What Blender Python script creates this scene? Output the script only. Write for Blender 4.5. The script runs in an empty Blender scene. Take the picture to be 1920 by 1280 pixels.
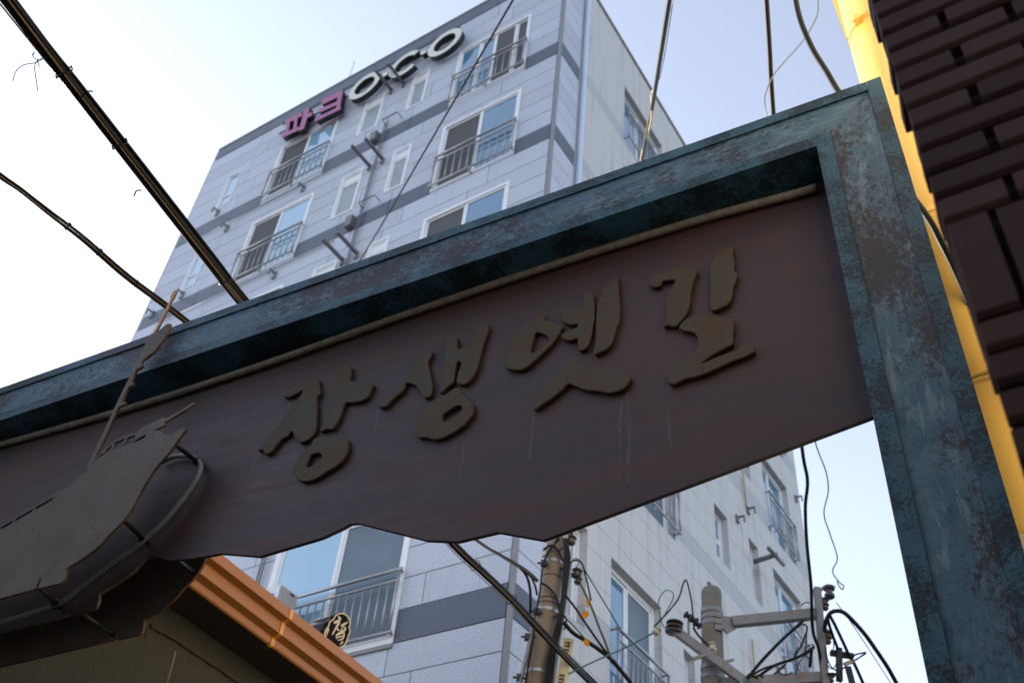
import bpy, bmesh, math, random
from mathutils import Vector, Matrix
random.seed(7)
R = math.radians
scene = bpy.context.scene
COL = scene.collection

# ------------------------------------------------------------------ camera
FPX, PITCH, ROLL = 1907.0, R(42.894), R(6.228)
CAM = Vector((0, 0, 1.6))
_r = Vector((1, 0, 0)); _u = Vector((0, -math.sin(PITCH), math.cos(PITCH)))
VW = Vector((0, math.cos(PITCH), math.sin(PITCH)))
VR = math.cos(ROLL) * _r + math.sin(ROLL) * _u
VU = -math.sin(ROLL) * _r + math.cos(ROLL) * _u
cd = bpy.data.cameras.new('camera'); cam = bpy.data.objects.new('camera', cd); COL.objects.link(cam)
m = Matrix((VR, VU, -VW)).transposed().to_4x4(); m.translation = CAM
cam.matrix_world = m
cd.sensor_width = 36; cd.lens = FPX * 36 / 1920; cd.clip_start = .05; cd.clip_end = 3000
cd.dof.use_dof = True; cd.dof.focus_distance = 3.9; cd.dof.aperture_fstop = 4.0
scene.camera = cam

# ------------------------------------------------------------------ sky, sun, exposure
SUN_EL = R(23); SUNXY = Vector((-.712, .702)).normalized()
world = bpy.data.worlds.new('World'); scene.world = world; world.use_nodes = True
wn = world.node_tree.nodes; wl = world.node_tree.links
sky = wn.new('ShaderNodeTexSky'); sky.sky_type = 'NISHITA'; sky.sun_disc = False
sky.sun_elevation = SUN_EL; sky.sun_rotation = math.atan2(SUNXY.x, SUNXY.y)
sky.air_density = .9; sky.dust_density = .5; sky.ozone_density = 4
hs = wn.new('ShaderNodeHueSaturation'); hs.inputs['Saturation'].default_value = .5      # milky, hazy blue
wl.new(sky.outputs[0], hs.inputs['Color']); wl.new(hs.outputs[0], wn['Background'].inputs[0]); wn['Background'].inputs[1].default_value = .15
sd = bpy.data.lights.new('sun', 'SUN'); sd.energy = 3.5; sd.angle = R(.5); sd.color = (1, .9, .74)
so = bpy.data.objects.new('sun', sd); COL.objects.link(so)
sdir = Vector((SUNXY.x * math.cos(SUN_EL), SUNXY.y * math.cos(SUN_EL), math.sin(SUN_EL)))
so.rotation_euler = sdir.to_track_quat('Z', 'Y').to_euler(); so.location = (-10, 5, 30)
scene.view_settings.view_transform = 'Standard'; scene.view_settings.look = 'None'
scene.view_settings.exposure = 1.5; scene.view_settings.gamma = 1

# ------------------------------------------------------------------ pixel helpers (photo pixels 1920x1280)
def ray(x, y): return VW + VR * ((x - 960) / FPX) - VU * ((y - 640) / FPX)
def depth(x, y, t): return CAM + ray(x, y) * t
class Frame:
    """a vertical face: x along it, y away from the viewer, z up"""
    def __init__(s, origin, yaw):
        s.o = Vector((origin[0], origin[1], 0)); s.yaw = R(yaw)
        s.x = Vector((math.cos(s.yaw), math.sin(s.yaw), 0)); s.y = Vector((-math.sin(s.yaw), math.cos(s.yaw), 0))
    def loc(s, p): q = p - s.o; return Vector((q.dot(s.x), q.dot(s.y), p.z))
    def world(s, p): return s.o + s.x * p[0] + s.y * p[1] + Vector((0, 0, p[2]))
    def hit_y(s, px, py, y):              # local point where the pixel's ray meets the plane y = const
        d = ray(px, py); k = ((s.o - CAM).dot(s.y) + y) / d.dot(s.y); return s.loc(CAM + d * k)
    def hit_x(s, px, py, x):
        d = ray(px, py); k = ((s.o - CAM).dot(s.x) + x) / d.dot(s.x); return s.loc(CAM + d * k)
GATE = Frame(depth(1531, 273.4, 4), -31.601)
APT = Frame(depth(1048.5, 98.75, 20), -36.555)
BRK = Frame(depth(1680, 140, 1.8), -36.0)

# ------------------------------------------------------------------ mesh helpers
def mesh(name, verts, faces, smooth=False):
    me = bpy.data.meshes.new(name); me.from_pydata([tuple(v) for v in verts], [], faces); me.update()
    if smooth: me.polygons.foreach_set('use_smooth', [True] * len(me.polygons))
    return me
def fix(me):
    b = bmesh.new(); b.from_mesh(me); bmesh.ops.recalc_face_normals(b, faces=b.faces); b.to_mesh(me); b.free(); return me
class MB:
    def __init__(s): s.v = []; s.f = []
    def add(s, v, f):
        k = len(s.v); s.v += [Vector(q) for q in v]; s.f += [tuple(i + k for i in q) for q in f]; return s
    def box(s, x0, x1, y0, y1, z0, z1):
        return s.add([(x0,y0,z0),(x1,y0,z0),(x1,y1,z0),(x0,y1,z0),(x0,y0,z1),(x1,y0,z1),(x1,y1,z1),(x0,y1,z1)],
                     [(0,3,2,1),(4,5,6,7),(0,1,5,4),(1,2,6,5),(2,3,7,6),(3,0,4,7)])
    def bar(s, a, b, w, h=None, up=Vector((0,0,1))):   # square bar between two points
        a = Vector(a); b = Vector(b); h = h or w; d = (b - a).normalized()
        if abs(d.dot(up)) > .98: up = Vector((1, 0, 0))
        sx = d.cross(up).normalized() * w / 2; sz = sx.cross(d).normalized() * h / 2
        v = [p + i * sx + j * sz for p in (a, b) for i, j in ((-1,-1),(1,-1),(1,1),(-1,1))]
        return s.add(v, [(3,2,1,0),(4,5,6,7),(0,1,5,4),(1,2,6,5),(2,3,7,6),(3,0,4,7)])
    def tube(s, pts, r, n=8, cap=True):
        pts = [Vector(p) for p in pts]; k0 = len(s.v); rr = r if isinstance(r, (list, tuple)) else [r] * len(pts)
        up = None
        for i, p in enumerate(pts):
            d = (pts[min(i+1, len(pts)-1)] - pts[max(i-1, 0)]).normalized()
            if up is None: up = Vector((0,0,1)) if abs(d.z) < .9 else Vector((1,0,0))
            sx = d.cross(up).normalized(); up = sx.cross(d).normalized()
            for j in range(n):
                a = 2 * math.pi * j / n; s.v.append(p + (sx * math.cos(a) + up * math.sin(a)) * rr[i])
        for i in range(len(pts) - 1):
            for j in range(n):
                a = k0 + i*n + j; b = k0 + i*n + (j+1) % n; s.f.append((a, b, b+n, a+n))
        if cap:
            s.f.append(tuple(k0 + j for j in reversed(range(n)))); e = k0 + (len(pts)-1)*n; s.f.append(tuple(e + j for j in range(n)))
        return s
    def lathe(s, base, axis, prof, n=16):               # prof: (distance along axis, radius)
        axis = Vector(axis).normalized(); return s.tube([Vector(base) + axis * h for h, _ in prof], [max(q, .0005) for _, q in prof], n)
    def me(s, name, smooth=False, recalc=True):
        q = mesh(name, s.v, s.f, smooth); 
        return fix(q) if recalc else q
def smooth_angle(me, ang=40):
    me.polygons.foreach_set('use_smooth', [True] * len(me.polygons))
    try: me.set_sharp_from_angle(angle=R(ang))
    except Exception: pass
    return me
def plate(name, loops, y0, y1, bevel=.0015, edge_slot=True, rim=False):
    """2D outline(s) in local x,z -> solid plate between depth y0 (front) and y1; holes are further loops"""
    cu = bpy.data.curves.new(name, 'CURVE'); cu.dimensions = '2D'; cu.fill_mode = 'BOTH'
    th = (y1 - y0) / 2; cu.extrude = max(th - bevel, .0002); cu.bevel_depth = bevel; cu.bevel_resolution = 1; cu.offset = -bevel
    for lp in loops:
        sp = cu.splines.new('POLY'); sp.points.add(len(lp) - 1); sp.use_cyclic_u = True
        for q, (x, z) in zip(sp.points, lp): q.co = (x, z, 0, 1)
    ob = bpy.data.objects.new(name, cu); me = bpy.data.meshes.new_from_object(ob)
    bpy.data.objects.remove(ob); bpy.data.curves.remove(cu)
    for v in me.vertices: v.co = Vector((v.co.x, (y0 + y1) / 2 - v.co.z, v.co.y))
    me.materials.clear()
    me = fix(me); me.update()
    if edge_slot:
        for p in me.polygons: p.material_index = 0 if abs(p.normal.y) > .85 else (2 if rim and p.normal.y < -.2 else 1)
    return me
def catmull(pts, k=8):
    pts = [Vector(p) for p in pts]; out = []
    for i in range(len(pts) - 1):
        p0 = pts[max(i-1, 0)]; p1 = pts[i]; p2 = pts[i+1]; p3 = pts[min(i+2, len(pts)-1)]
        for j in range(k):
            t = j / k
            out.append(.5 * ((2*p1) + (p2-p0)*t + (2*p0-5*p1+4*p2-p3)*t*t + (3*p1-p0-3*p2+p3)*t*t*t))
    return out + [pts[-1]]
def round_loop(lp, k=3):
    n = len(lp); out = []
    for i in range(n):
        p0, p1, p2, p3 = [Vector(lp[(i + j - 1) % n]) for j in range(4)]
        for j in range(k):
            t = j / k
            q = .5 * ((2*p1) + (p2-p0)*t + (2*p0-5*p1+4*p2-p3)*t*t + (3*p1-p0-3*p2+p3)*t*t*t); out.append((q.x, q.y))
    return out

# ------------------------------------------------------------------ object helpers
def obj(name, me, mat=None, parent=None, loc=None, rot=None):
    o = bpy.data.objects.new(name, me); COL.objects.link(o)
    if mat is not None and me is not None:
        ms = mat if isinstance(mat, (list, tuple)) else [mat]
        if len(me.materials) == 0:
            for q in ms: me.materials.append(q)
    if parent: o.parent = parent
    if loc is not None: o.location = loc
    if rot is not None: o.rotation_euler = rot
    return o
def tag(o, label, cat, group=None):
    o['label'] = label; o['category'] = cat
    if group: o['group'] = group
    return o
def thing(name, label, cat, loc=(0,0,0), rotz=0, group=None):
    o = bpy.data.objects.new(name, None); COL.objects.link(o); o.empty_display_size = .2
    o.location = loc; o.rotation_euler = (0, 0, rotz); return tag(o, label, cat, group)
def structure(o): o['kind'] = 'structure'; return o

# ------------------------------------------------------------------ materials
class NT:
    def __init__(s, name):
        s.m = bpy.data.materials.new(name); s.m.use_nodes = True; s.t = s.m.node_tree; s.n = s.t.nodes; s.l = s.t.links
        s.b = s.n['Principled BSDF']
        s.co = s.n.new('ShaderNodeTexCoord').outputs['Object']
    def val(s, i, v):
        if hasattr(v, 'node'): s.l.new(v, s.b.inputs[i])
        else: s.b.inputs[i].default_value = v
        return s
    def map(s, scale=(1,1,1), rot=(0,0,0), src=None, loc=(0,0,0)):
        q = s.n.new('ShaderNodeMapping'); q.inputs['Scale'].default_value = scale; q.inputs['Rotation'].default_value = rot
        q.inputs['Location'].default_value = loc
        s.l.new(src or s.co, q.inputs[0]); return q.outputs[0]
    def noise(s, scale, detail=4, rough=.55, vec=None, dist=0):
        q = s.n.new('ShaderNodeTexNoise'); q.inputs['Scale'].default_value = scale; q.inputs['Detail'].default_value = detail
        q.inputs['Roughness'].default_value = rough; q.inputs['Distortion'].default_value = dist
        s.l.new(vec or s.co, q.inputs['Vector']); return q.outputs['Fac']
    def ramp(s, fac, stops):
        q = s.n.new('ShaderNodeValToRGB'); e = q.color_ramp.elements
        while len(e) < len(stops): e.new(.5)
        for i, (p, c) in enumerate(stops):
            e[i].position = p; e[i].color = (*c, 1) if isinstance(c, tuple) else (c, c, c, 1)
        s.l.new(fac, q.inputs[0]); return q.outputs[0]
    def mix(s, fac, a, b, mode='MIX'):
        q = s.n.new('ShaderNodeMix'); q.data_type = 'RGBA'; q.blend_type = mode
        for i, v in ((0, fac), (6, a), (7, b)):
            if hasattr(v, 'node'): s.l.new(v, q.inputs[i])
            else: q.inputs[i].default_value = v if i == 0 else (*v, 1)
        return q.outputs[2]
    def math(s, op, a, b=0.0, c=0.0):
        q = s.n.new('ShaderNodeMath'); q.operation = op
        for i, v in enumerate((a, b, c)):
            if hasattr(v, 'node'): s.l.new(v, q.inputs[i])
            else: q.inputs[i].default_value = v
        return q.outputs[0]
    def xyz(s, src=None):
        q = s.n.new('ShaderNodeSeparateXYZ'); s.l.new(src or s.co, q.inputs[0]); return q.outputs
    def rnd(s): return s.n.new('ShaderNodeObjectInfo').outputs['Random']
    def bump(s, h, strength=.3, dist=.01):
        q = s.n.new('ShaderNodeBump'); q.inputs['Strength'].default_value = strength; q.inputs['Distance'].default_value = dist
        s.l.new(h, q.inputs['Height']); s.l.new(q.outputs[0], s.b.inputs['Normal']); return s
def simple(name, col, rough=.5, metal=0, var=.15, scale=12, bump=0):
    k = NT(name); f = k.noise(scale, 5)
    k.val('Base Color', k.mix(f, tuple(c * (1 - var) for c in col), tuple(min(1, c * (1 + var)) for c in col)))
    k.val('Roughness', rough).val('Metallic', metal)
    if bump: k.bump(k.noise(scale * 6, 4), bump, .004)
    return k.m
def patina(name, vertical):
    """teal paint brushed over brown metal, worn through in fine speckled patches"""
    k = NT(name)
    al = lambda a, b: (b, b, a) if vertical else (a, b, b)      # stretch along the member
    fine = k.noise(60, 12, .82, k.map(al(.55, 1)), .25)
    streak = k.noise(16, 10, .78, k.map(al(.3, 1.8)), .9)
    big = k.noise(3.4, 4, .55, k.map(al(.6, 1)))
    mid = k.noise(9, 6, .65)
    paint = k.mix(k.ramp(mid, [(.38, 0.), (.62, 1.)]), (.039, .092, .146), (.070, .128, .178))
    paint = k.mix(k.ramp(streak, [(.52, 0.), (.60, 1.)]), paint, (.13, .185, .225))
    w = k.math('ADD', k.math('MULTIPLY', fine, .7), k.math('MULTIPLY', big, .5))
    wear = k.ramp(w, [(.60, 0.), (.64, 1.)])
    brown = k.mix(k.noise(30, 3), (.020, .011, .015), (.038, .026, .031))
    teal = k.ramp(k.math('ADD', k.math('MULTIPLY', k.noise(5, 6, .62, k.map(loc=(3, 1, 2)), .5), .75), k.math('MULTIPLY', fine, .3)), [(.585, 0.), (.63, 1.)])
    spk = k.ramp(k.noise(120, 8, .8), [(.56, 0.), (.63, .85)])
    c = k.mix(spk, paint, (.022, .034, .042)); c = k.mix(k.math('MULTIPLY', wear, .9), c, brown); c = k.mix(k.math('MULTIPLY', teal, .75), c, (.024, .06, .105))
    k.val('Base Color', c).val('Roughness', k.ramp(fine, [(.3, .42), (.7, .65)])).val('Specular IOR Level', .3)
    k.bump(k.math('ADD', k.math('MULTIPLY', streak, .6), k.math('MULTIPLY', wear, -.5)), .35, .0015)
    return k.m
def patina_lip(name):
    k = NT(name)
    f = k.noise(70, 10, .8, None, .25); g = k.noise(4.5, 4, .6)
    w = k.math('ADD', k.math('MULTIPLY', f, .65), k.math('MULTIPLY', g, .5))
    base = k.mix(k.ramp(k.noise(13, 5, .6), [(.35, 0.), (.65, 1.)]), (.021, .070, .110), (.036, .098, .144))
    c = k.mix(k.ramp(w, [(.545, 0.), (.60, 1.)]), base, (.009, .019, .028))
    k.val('Base Color', c).val('Roughness', .5).val('Specular IOR Level', .3).bump(f, .25, .0015); return k.m
def board():
    """brown painted board with faint brush streaks and pale drip marks under the letters"""
    k = NT('board_brown')
    s1 = k.noise(2.2, 6, .6, k.map((.7, 1, 3.0), (0, R(14), 0)))
    s2 = k.noise(6, 6, .6, k.map((.5, 1, 4.5), (0, R(10), 0)))
    c = k.mix(k.ramp(s1, [(.36, 0.), (.64, 1.)]), (.056, .025, .023), (.037, .025, .028))
    c = k.mix(k.ramp(s2, [(.55, 0.), (.75, .5)]), c, (.068, .031, .026))
    x, y, z = k.xyz(); wob = k.math('MULTIPLY', k.math('SUBTRACT', k.noise(14, 3), .5), .03)
    brk = k.ramp(k.noise(9, 4, .6, k.map((14, 1, 1))), [(.42, 0.), (.56, 1.)])
    tot = None
    for px, py0, py1, w, st in DRIPS:
        a = GATE.hit_y(px, py0, .18); b = GATE.hit_y(px - (py1 - py0) * .06, py1, .18)
        line = k.math('ABSOLUTE', k.math('ADD', k.math('SUBTRACT', x, a.x), wob))
        f = k.math('SUBTRACT', 1.0, k.math('SMOOTH_MIN', k.math('DIVIDE', line, w), 1.0, .2)); f = k.math('MAXIMUM', f, 0.0)
        zz = k.math('MULTIPLY', k.math('LESS_THAN', z, a.z), k.math('GREATER_THAN', z, b.z))
        f = k.math('MULTIPLY', k.math('MULTIPLY', f, zz), st); tot = f if tot is None else k.math('MAXIMUM', tot, f)
    c = k.mix(k.math('MULTIPLY', tot, brk), c, (.10, .09, .10))
    k.val('Base Color', c).val('Roughness', k.ramp(s2, [(.3, .42), (.7, .6)])).val('Specular IOR Level', .35)
    k.bump(s2, .15, .003); return k.m
DRIPS = [(1000, 770, 860, .006, .8), (1178, 735, 905, .012, .9), (1164, 750, 900, .008, .7), (1252, 722, 840, .008, .6),
         (873, 820, 905, .005, .7), (709, 772, 800, .005, .7), (482, 852, 885, .006, .7)]
def rusty(name, a, b, rough=.6, scale=9, spots=True, bump=.25):
    k = NT(name); f = k.noise(scale, 7, .62); g = k.noise(scale * 5, 5, .6)
    c = k.mix(k.ramp(f, [(.35, 0.), (.66, 1.)]), a, b)
    if spots: c = k.mix(k.ramp(g, [(.62, 0.), (.72, .7)]), c, tuple(q * .45 for q in a))
    k.val('Base Color', c).val('Roughness', rough).val('Specular IOR Level', .3).bump(g, bump, .004); return k.m
def granite():
    k = NT('grey_granite'); sp = k.noise(45, 4, .75); bg = k.noise(.7, 4, .6)
    c = k.mix(k.ramp(sp, [(.36, 0.), (.64, 1.)]), (.34, .355, .42), (.56, .575, .655))
    c = k.mix(k.ramp(bg, [(.35, .25), (.7, 0.)]), c, (.36, .375, .435))
    st = k.noise(2.2, 5, .6, k.map((3.5, 3.5, .35)))
    c = k.mix(k.ramp(st, [(.56, 0.), (.75, .35)]), c, (.25, .26, .29))
    r = k.math('MULTIPLY_ADD', k.rnd(), .16, .92)
    c = k.mix(1.0, c, r, 'MULTIPLY'); k.val('Base Color', c).val('Roughness', .45); return k.m
def side_paint(name, a, stain=.45):
    k = NT(name); f = k.noise(.6, 4, .6); st = k.noise(1.6, 6, .62, k.map((4, 4, .22)))
    c = k.mix(f, tuple(q * .95 for q in a), tuple(q * 1.05 for q in a))
    c = k.mix(k.ramp(st, [(.52, 0.), (.74, stain)]), c, tuple(q * .5 for q in a))
    k.val('Base Color', c).val('Roughness', .75); return k.m
def glass(name, a, b, rough=.04):
    k = NT(name); f = k.noise(.9, 3, .5, k.map((1.2, 1, .5)))
    k.val('Base Color', k.mix(f, a, b)).val('Roughness', rough).val('IOR', 1.75).val('Coat Weight', .6).val('Coat Roughness', .02); return k.m
def brickmat():
    k = NT('glazed_dark_brick'); f = k.noise(14, 5); g = k.noise(70, 4, .6)
    c = k.mix(f, (.044, .020, .018), (.068, .036, .031)); r = k.math('MULTIPLY_ADD', k.rnd(), .5, .75)
    k.val('Base Color', k.mix(1.0, c, r, 'MULTIPLY')).val('Roughness', k.ramp(g, [(.3, .5), (.7, .75)])).val('Specular IOR Level', .12).bump(g, .3, .001); return k.m
def stucco():
    k = NT('olive_stucco'); g = k.noise(26, 8, .68, k.map((2.2, 2.2, .55))); f = k.noise(1.8, 5)
    c = k.mix(f, (.036, .033, .020), (.058, .052, .031)); c = k.mix(k.ramp(g, [(.56, 0.), (.7, .6)]), c, (.028, .025, .015))
    k.val('Base Color', c).val('Roughness', .85).bump(g, 1.0, .02); return k.m
def concrete(name, a, b, rust=.6):
    k = NT(name); f = k.noise(5, 6, .65); g = k.noise(40, 5, .6)
    c = k.mix(f, a, b); c = k.mix(k.ramp(g, [(.6, 0.), (.72, .5)]), c, tuple(q * .5 for q in a))
    ru = k.ramp(k.noise(2.6, 4, .6, k.map((1, 1, .5))), [(.56, 0.), (.70, rust)])
    c = k.mix(ru, c, (.32, .15, .06)); k.val('Base Color', c).val('Roughness', .8).bump(g, .3, .004); return k.m
def rusted_steel():
    k = NT('galvanised_steel'); f = k.noise(9, 5); g = k.noise(7, 6, .65)
    c = k.mix(f, (.14, .14, .147), (.21, .21, .218)); c = k.mix(k.ramp(g, [(.56, 0.), (.68, .75)]), c, (.17, .09, .045))
    k.val('Base Color', c).val('Roughness', .5).val('Metallic', .35); return k.m
def asphalt():
    k = NT('asphalt'); f = k.noise(60, 6, .7); g = k.noise(.6, 5)
    k.val('Base Color', k.mix(k.math('MULTIPLY', f, g), (.03, .03, .032), (.085, .083, .08))).val('Roughness', .9).bump(f, .4, .01); return k.m
M = dict(cream_wall=simple('cream_bounce_render', (.72, .62, .45), .8, 0, .06, 2), wire=simple('dull_black_wire', (.010, .009, .009), .85, 0, .2, 3),
    worn_h=patina('worn_teal_paint_across', False), worn_v=patina('worn_teal_paint_upright', True), lip=patina_lip('teal_lip_paint'),
    board=board(), strip=rusty('aged_cream_strip', (.12, .10, .08), (.20, .175, .145), .6, 20),
    letter=rusty('letter_bronze', (.062, .037, .016), (.055, .050, .038), .65, 9, True, .8), letter_edge=rusty('letter_dark_edge', (.045, .026, .013), (.022, .015, .010), .7, 12, False), letter_rim=rusty('letter_rust_rim', (.12, .062, .022), (.055, .040, .022), .7, 10, False), board_edge=rusty('board_dark_edge', (.075, .058, .045), (.03, .022, .018), .7, 5, False),
    ship=rusty('ship_steel', (.078, .051, .037), (.094, .081, .070), .6, 5, True, .6), ship_edge=rusty('ship_lit_rust_edge', (.028, .019, .014), (.15, .07, .023), .7, 5, False),  # warm-lit plate edges painted as orange mixed into the dark rust
    mast_lit_orange=rusty('mast_lit_orange', (.55, .29, .12), (.36, .2, .09), .6, 20, False),  # warm light on the mast top is put into this orange
    tube=simple('grey_light_tube', (.15, .15, .14), .45, 0, .2, 20), black=simple('black_fitting', (.012, .012, .013), .5),
    granite=granite(), band=rusty('slate_band_granite', (.08, .093, .128), (.105, .118, .155), .4, 30, False),
    side=side_paint('side_wall_paint', (.50, .49, .475), .6), side_band=side_paint('side_band_paint', (.40, .405, .42), .3),
    core=simple('backing_wall', (.22, .22, .22), .9), trim=simple('corner_trim', (.22, .215, .225), .6),
    white=simple('white_window_frame', (.74, .74, .76), .4, 0, .05), reveal=simple('window_reveal', (.30, .29, .27), .8),
    glass_a=glass('window_glass', (.055, .15, .25), (.11, .25, .38)), glass_b=glass('pale_window_glass', (.19, .36, .50), (.30, .48, .62)),
    screen=simple('insect_screen', (.085, .085, .09), .8, 0, .25, 1.5), screen_b=simple('blue_grey_screen', (.10, .14, .18), .5, 0, .3, 2),
    frost=simple('frosted_glass', (.30, .32, .35), .3, 0, .12, 3), steel=simple('stainless_rail', (.34, .345, .36), .38, .6, .1, 8),
    galv=rusted_steel(), pipe=simple('pale_blue_downpipe', (.50, .58, .72), .45),
    magenta=simple('magenta_letter', (.36, .10, .24), .5), letter_white=simple('cream_letter_face', (.66, .65, .58), .5), letter_side=simple('letter_black_side', (.012, .012, .015), .5),
    cable=simple('black_cable', (.013, .011, .010), .5, 0, .3, 3), cable_glint=simple('gold_glint_strand', (.16, .085, .03), .3, 0, .2, 3),  # gold highlights along the bundles are painted as thin brownish strands
    cable_grey=simple('grey_blue_wire', (.13, .17, .25), .4), teal_wire=simple('teal_wire', (.07, .17, .17), .5), tan=simple('tan_cable', (.13, .09, .05), .6), beige=simple('beige_wire', (.42, .32, .17), .5),
    concrete=concrete('warm_concrete', (.16, .115, .075), (.25, .19, .13)), concrete_b=concrete('grey_concrete', (.115, .107, .095), (.165, .153, .137), .12),
    yellow=simple('yellow_paint', (.88, .56, .14), .38, 0, .05, 6), olive=simple('dark_olive', (.16, .12, .055), .8),
    brick=brickmat(), mortar=simple('dark_mortar', (.016, .012, .011), .95, 0, .3, 40), stucco=stucco(),
    gutter=simple('orange_gutter_paint', (.37, .14, .026), .38, 0, .1, 5), gutter_seam=simple('orange_gutter_seam', (.7, .31, .05), .35),
    soffit=simple('dark_soffit', (.05, .03, .02), .8), roof=rusty('roof_tile', (.07, .065, .06), (.11, .10, .095), .7, 8),
    tile_black=simple('black_tile', (.008, .008, .010), .9), tile_blue=simple('slate_blue_tile', (.035, .042, .068), .85), cream=simple('cream_paint', (.62, .52, .36), .6),
    orange=simple('orange_tag', (.75, .33, .02), .5), rope=simple('rope_fibre', (.52, .36, .10), .8), porcelain=simple('brown_porcelain', (.05, .04, .035), .25),
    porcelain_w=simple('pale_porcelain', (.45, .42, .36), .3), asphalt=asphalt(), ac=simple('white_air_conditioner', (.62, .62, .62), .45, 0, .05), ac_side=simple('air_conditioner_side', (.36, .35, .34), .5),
    logo=simple('blue_logo', (.12, .2, .55), .5), sink=simple('beige_plate', (.55, .45, .27), .6))

M['tile_black'].node_tree.nodes['Principled BSDF'].inputs['Specular IOR Level'].default_value = .1
for _n in ('wire', 'cable'): M[_n].node_tree.nodes['Principled BSDF'].inputs['Specular IOR Level'].default_value = .08 if _n == 'wire' else .16

# ================================================================== ground
structure(obj('ground', mesh('ground', [(-400,-400,0),(400,-400,0),(400,400,0),(-400,400,0)], [(0,1,2,3)]), M['asphalt']))

# ================================================================== apartment building
apt = thing('apartment_building', 'tall grey granite apartment block with railed windows and letters along its roofline', 'building', APT.o, APT.yaw)
W_, D_, H_ = 10.83, 11.9, 23.4
SIDE_T = .22
obj('wall_core', MB().box(-W_ + .01, -SIDE_T - .002, .082, D_, 0, H_ - .06).me('wall_core'), M['core'], apt)
obj('lower_wall', MB().box(-W_, 0, 0, .08, 0, 5.6).box(-SIDE_T, 0, .082, D_, 0, 5.6).me('lower_wall'), M['granite'], apt)
obj('back_wall', MB().box(-W_, -.01, D_ + .002, D_ + .08, 0, H_).box(-W_ - .07, -W_ + .005, 0, D_, 0, H_).me('back_wall'), M['side'], apt)
def subtract(rects, h):
    out = []
    for (a, b, c, d) in rects:
        if h[1] <= a or h[0] >= b or h[3] <= c or h[2] >= d: out.append((a, b, c, d)); continue
        if h[2] > c: out.append((a, b, c, h[2]))
        if h[3] < d: out.append((a, b, h[3], d))
        z0, z1 = max(c, h[2]), min(d, h[3])
        if h[0] > a: out.append((a, h[0], z0, z1))
        if h[1] < b: out.append((h[1], b, z0, z1))
    return [q for q in out if q[1] - q[0] > .012 and q[3] - q[2] > .012]
# front windows: u0,u1,z0,z1, panes
F_HEAD = [21.65, 18.77, 15.87, 12.95]
FW = []
for i, h in enumerate(F_HEAD):
    FW.append(('big', -2.69, -.80, h - 2.1, h, i)); FW.append(('big', -8.02, -6.15, h - 2.08, h, i))
    FW.append(('narrow', -5.36, -4.76, h - 1.4, h, i)); FW.append(('narrow', -3.97, -3.48, h - 1.37, h, i))
    FW.append(('slit', -9.80, -9.35, h - 1.36, h - .08, i))
FW.append(('wide', -4.21, -1.69, 7.28, 9.42, 4))
# joints: bands and rows on the front
BANDS = [(19.42, 19.87), (16.62, 17.06), (13.72, 14.16), (10.9, 11.34), (7.28, 7.73)]
def rows(bands, top, bottom):
    cuts = [(top, None)]; out = []; hi = top
    for b0, b1 in bands:
        n = max(1, round((hi - b1) / .48)); st = (hi - b1) / n
        out += [(hi - (k + 1) * st, hi - k * st, False) for k in range(n)]
        out.append((b0, b1, True)); hi = b0
    n = max(1, round((hi - bottom) / .48)); st = (hi - bottom) / n
    return out + [(hi - (k + 1) * st, hi - k * st, False) for k in range(n)]
GAP = .0068
def panel(name, rects, y0, y1, mat, axis):
    groups = []                                  # pieces that touch stay one panel; separate pieces become panels of their own
    for q in rects:
        hit = [g for g in groups if any(q[0] <= h[1] + 1e-6 and q[1] >= h[0] - 1e-6 and q[2] <= h[3] + 1e-6 and q[3] >= h[2] - 1e-6 for h in g)]
        new = [q] + [h for g in hit for h in g]; groups = [g for g in groups if g not in hit] + [new]
    for g in groups:
        mb = MB()
        for a, b, c, d in g:
            if axis == 'f': mb.box(a, b, y0, y1, c, d)
            else: mb.box(y0, y1, a, b, c, d)
        o_ = obj(name, mb.me(name), mat, apt)
    return o_
holes = [w[1:5] for w in FW]
cols = [-W_, -9.05, -7.1, -5.05, -3.72, -1.75, -.045]
for ri, (z0, z1, band) in enumerate(rows(BANDS, 22.92, 5.6)):
    shift = (.42 if ri % 3 == 1 else 0)
    cc = [cols[0]] + [c + shift for c in cols[1:-1]] + [cols[-1]]
    for a, b in zip(cc, cc[1:]):
        rc = [(a + GAP, b - GAP, z0 + GAP, z1 - GAP)]
        if band:
            light = []
            for h in holes:
                if h[0] < b and h[1] > a and h[2] < z1 and h[3] > z0:
                    light += [(max(a + GAP, h[0]), min(b - GAP, h[1]), z0 + GAP, h[2])]
                    rc = subtract(rc, (h[0], h[1], z0 - 1, h[3]))
            light = [q for q in light if q[3] - q[2] > .02 and q[1] - q[0] > .02]
            if light: panel('cladding_panel', light, 0, .078, M['granite'], 'f')
            if rc: panel('band_panel', rc, -.004, .078, M['band'], 'f')
        else:
            for h in holes: rc = subtract(rc, h)
            if rc: panel('cladding_panel', rc, 0, .078, M['granite'], 'f')
k = 0; x = -W_
while x < -.05:
    x1 = min(x + 1.8, 0); panel('cornice_panel', [(x + GAP, x1 - GAP, 22.93, 23.4)], -.012, .078, M['band'], 'f'); x = x1
obj('corner_trim', MB().box(-.03, .026, -.012, .05, 5.6, 23.38).me('corner_trim'), M['trim'], apt)
obj('roof_edge', MB().box(-W_ - .03, .05, -.03, .1, 23.402, 23.44).box(-.2, .05, .102, D_, 23.62, 23.66).me('roof_edge'), M['side'], apt)
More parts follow.
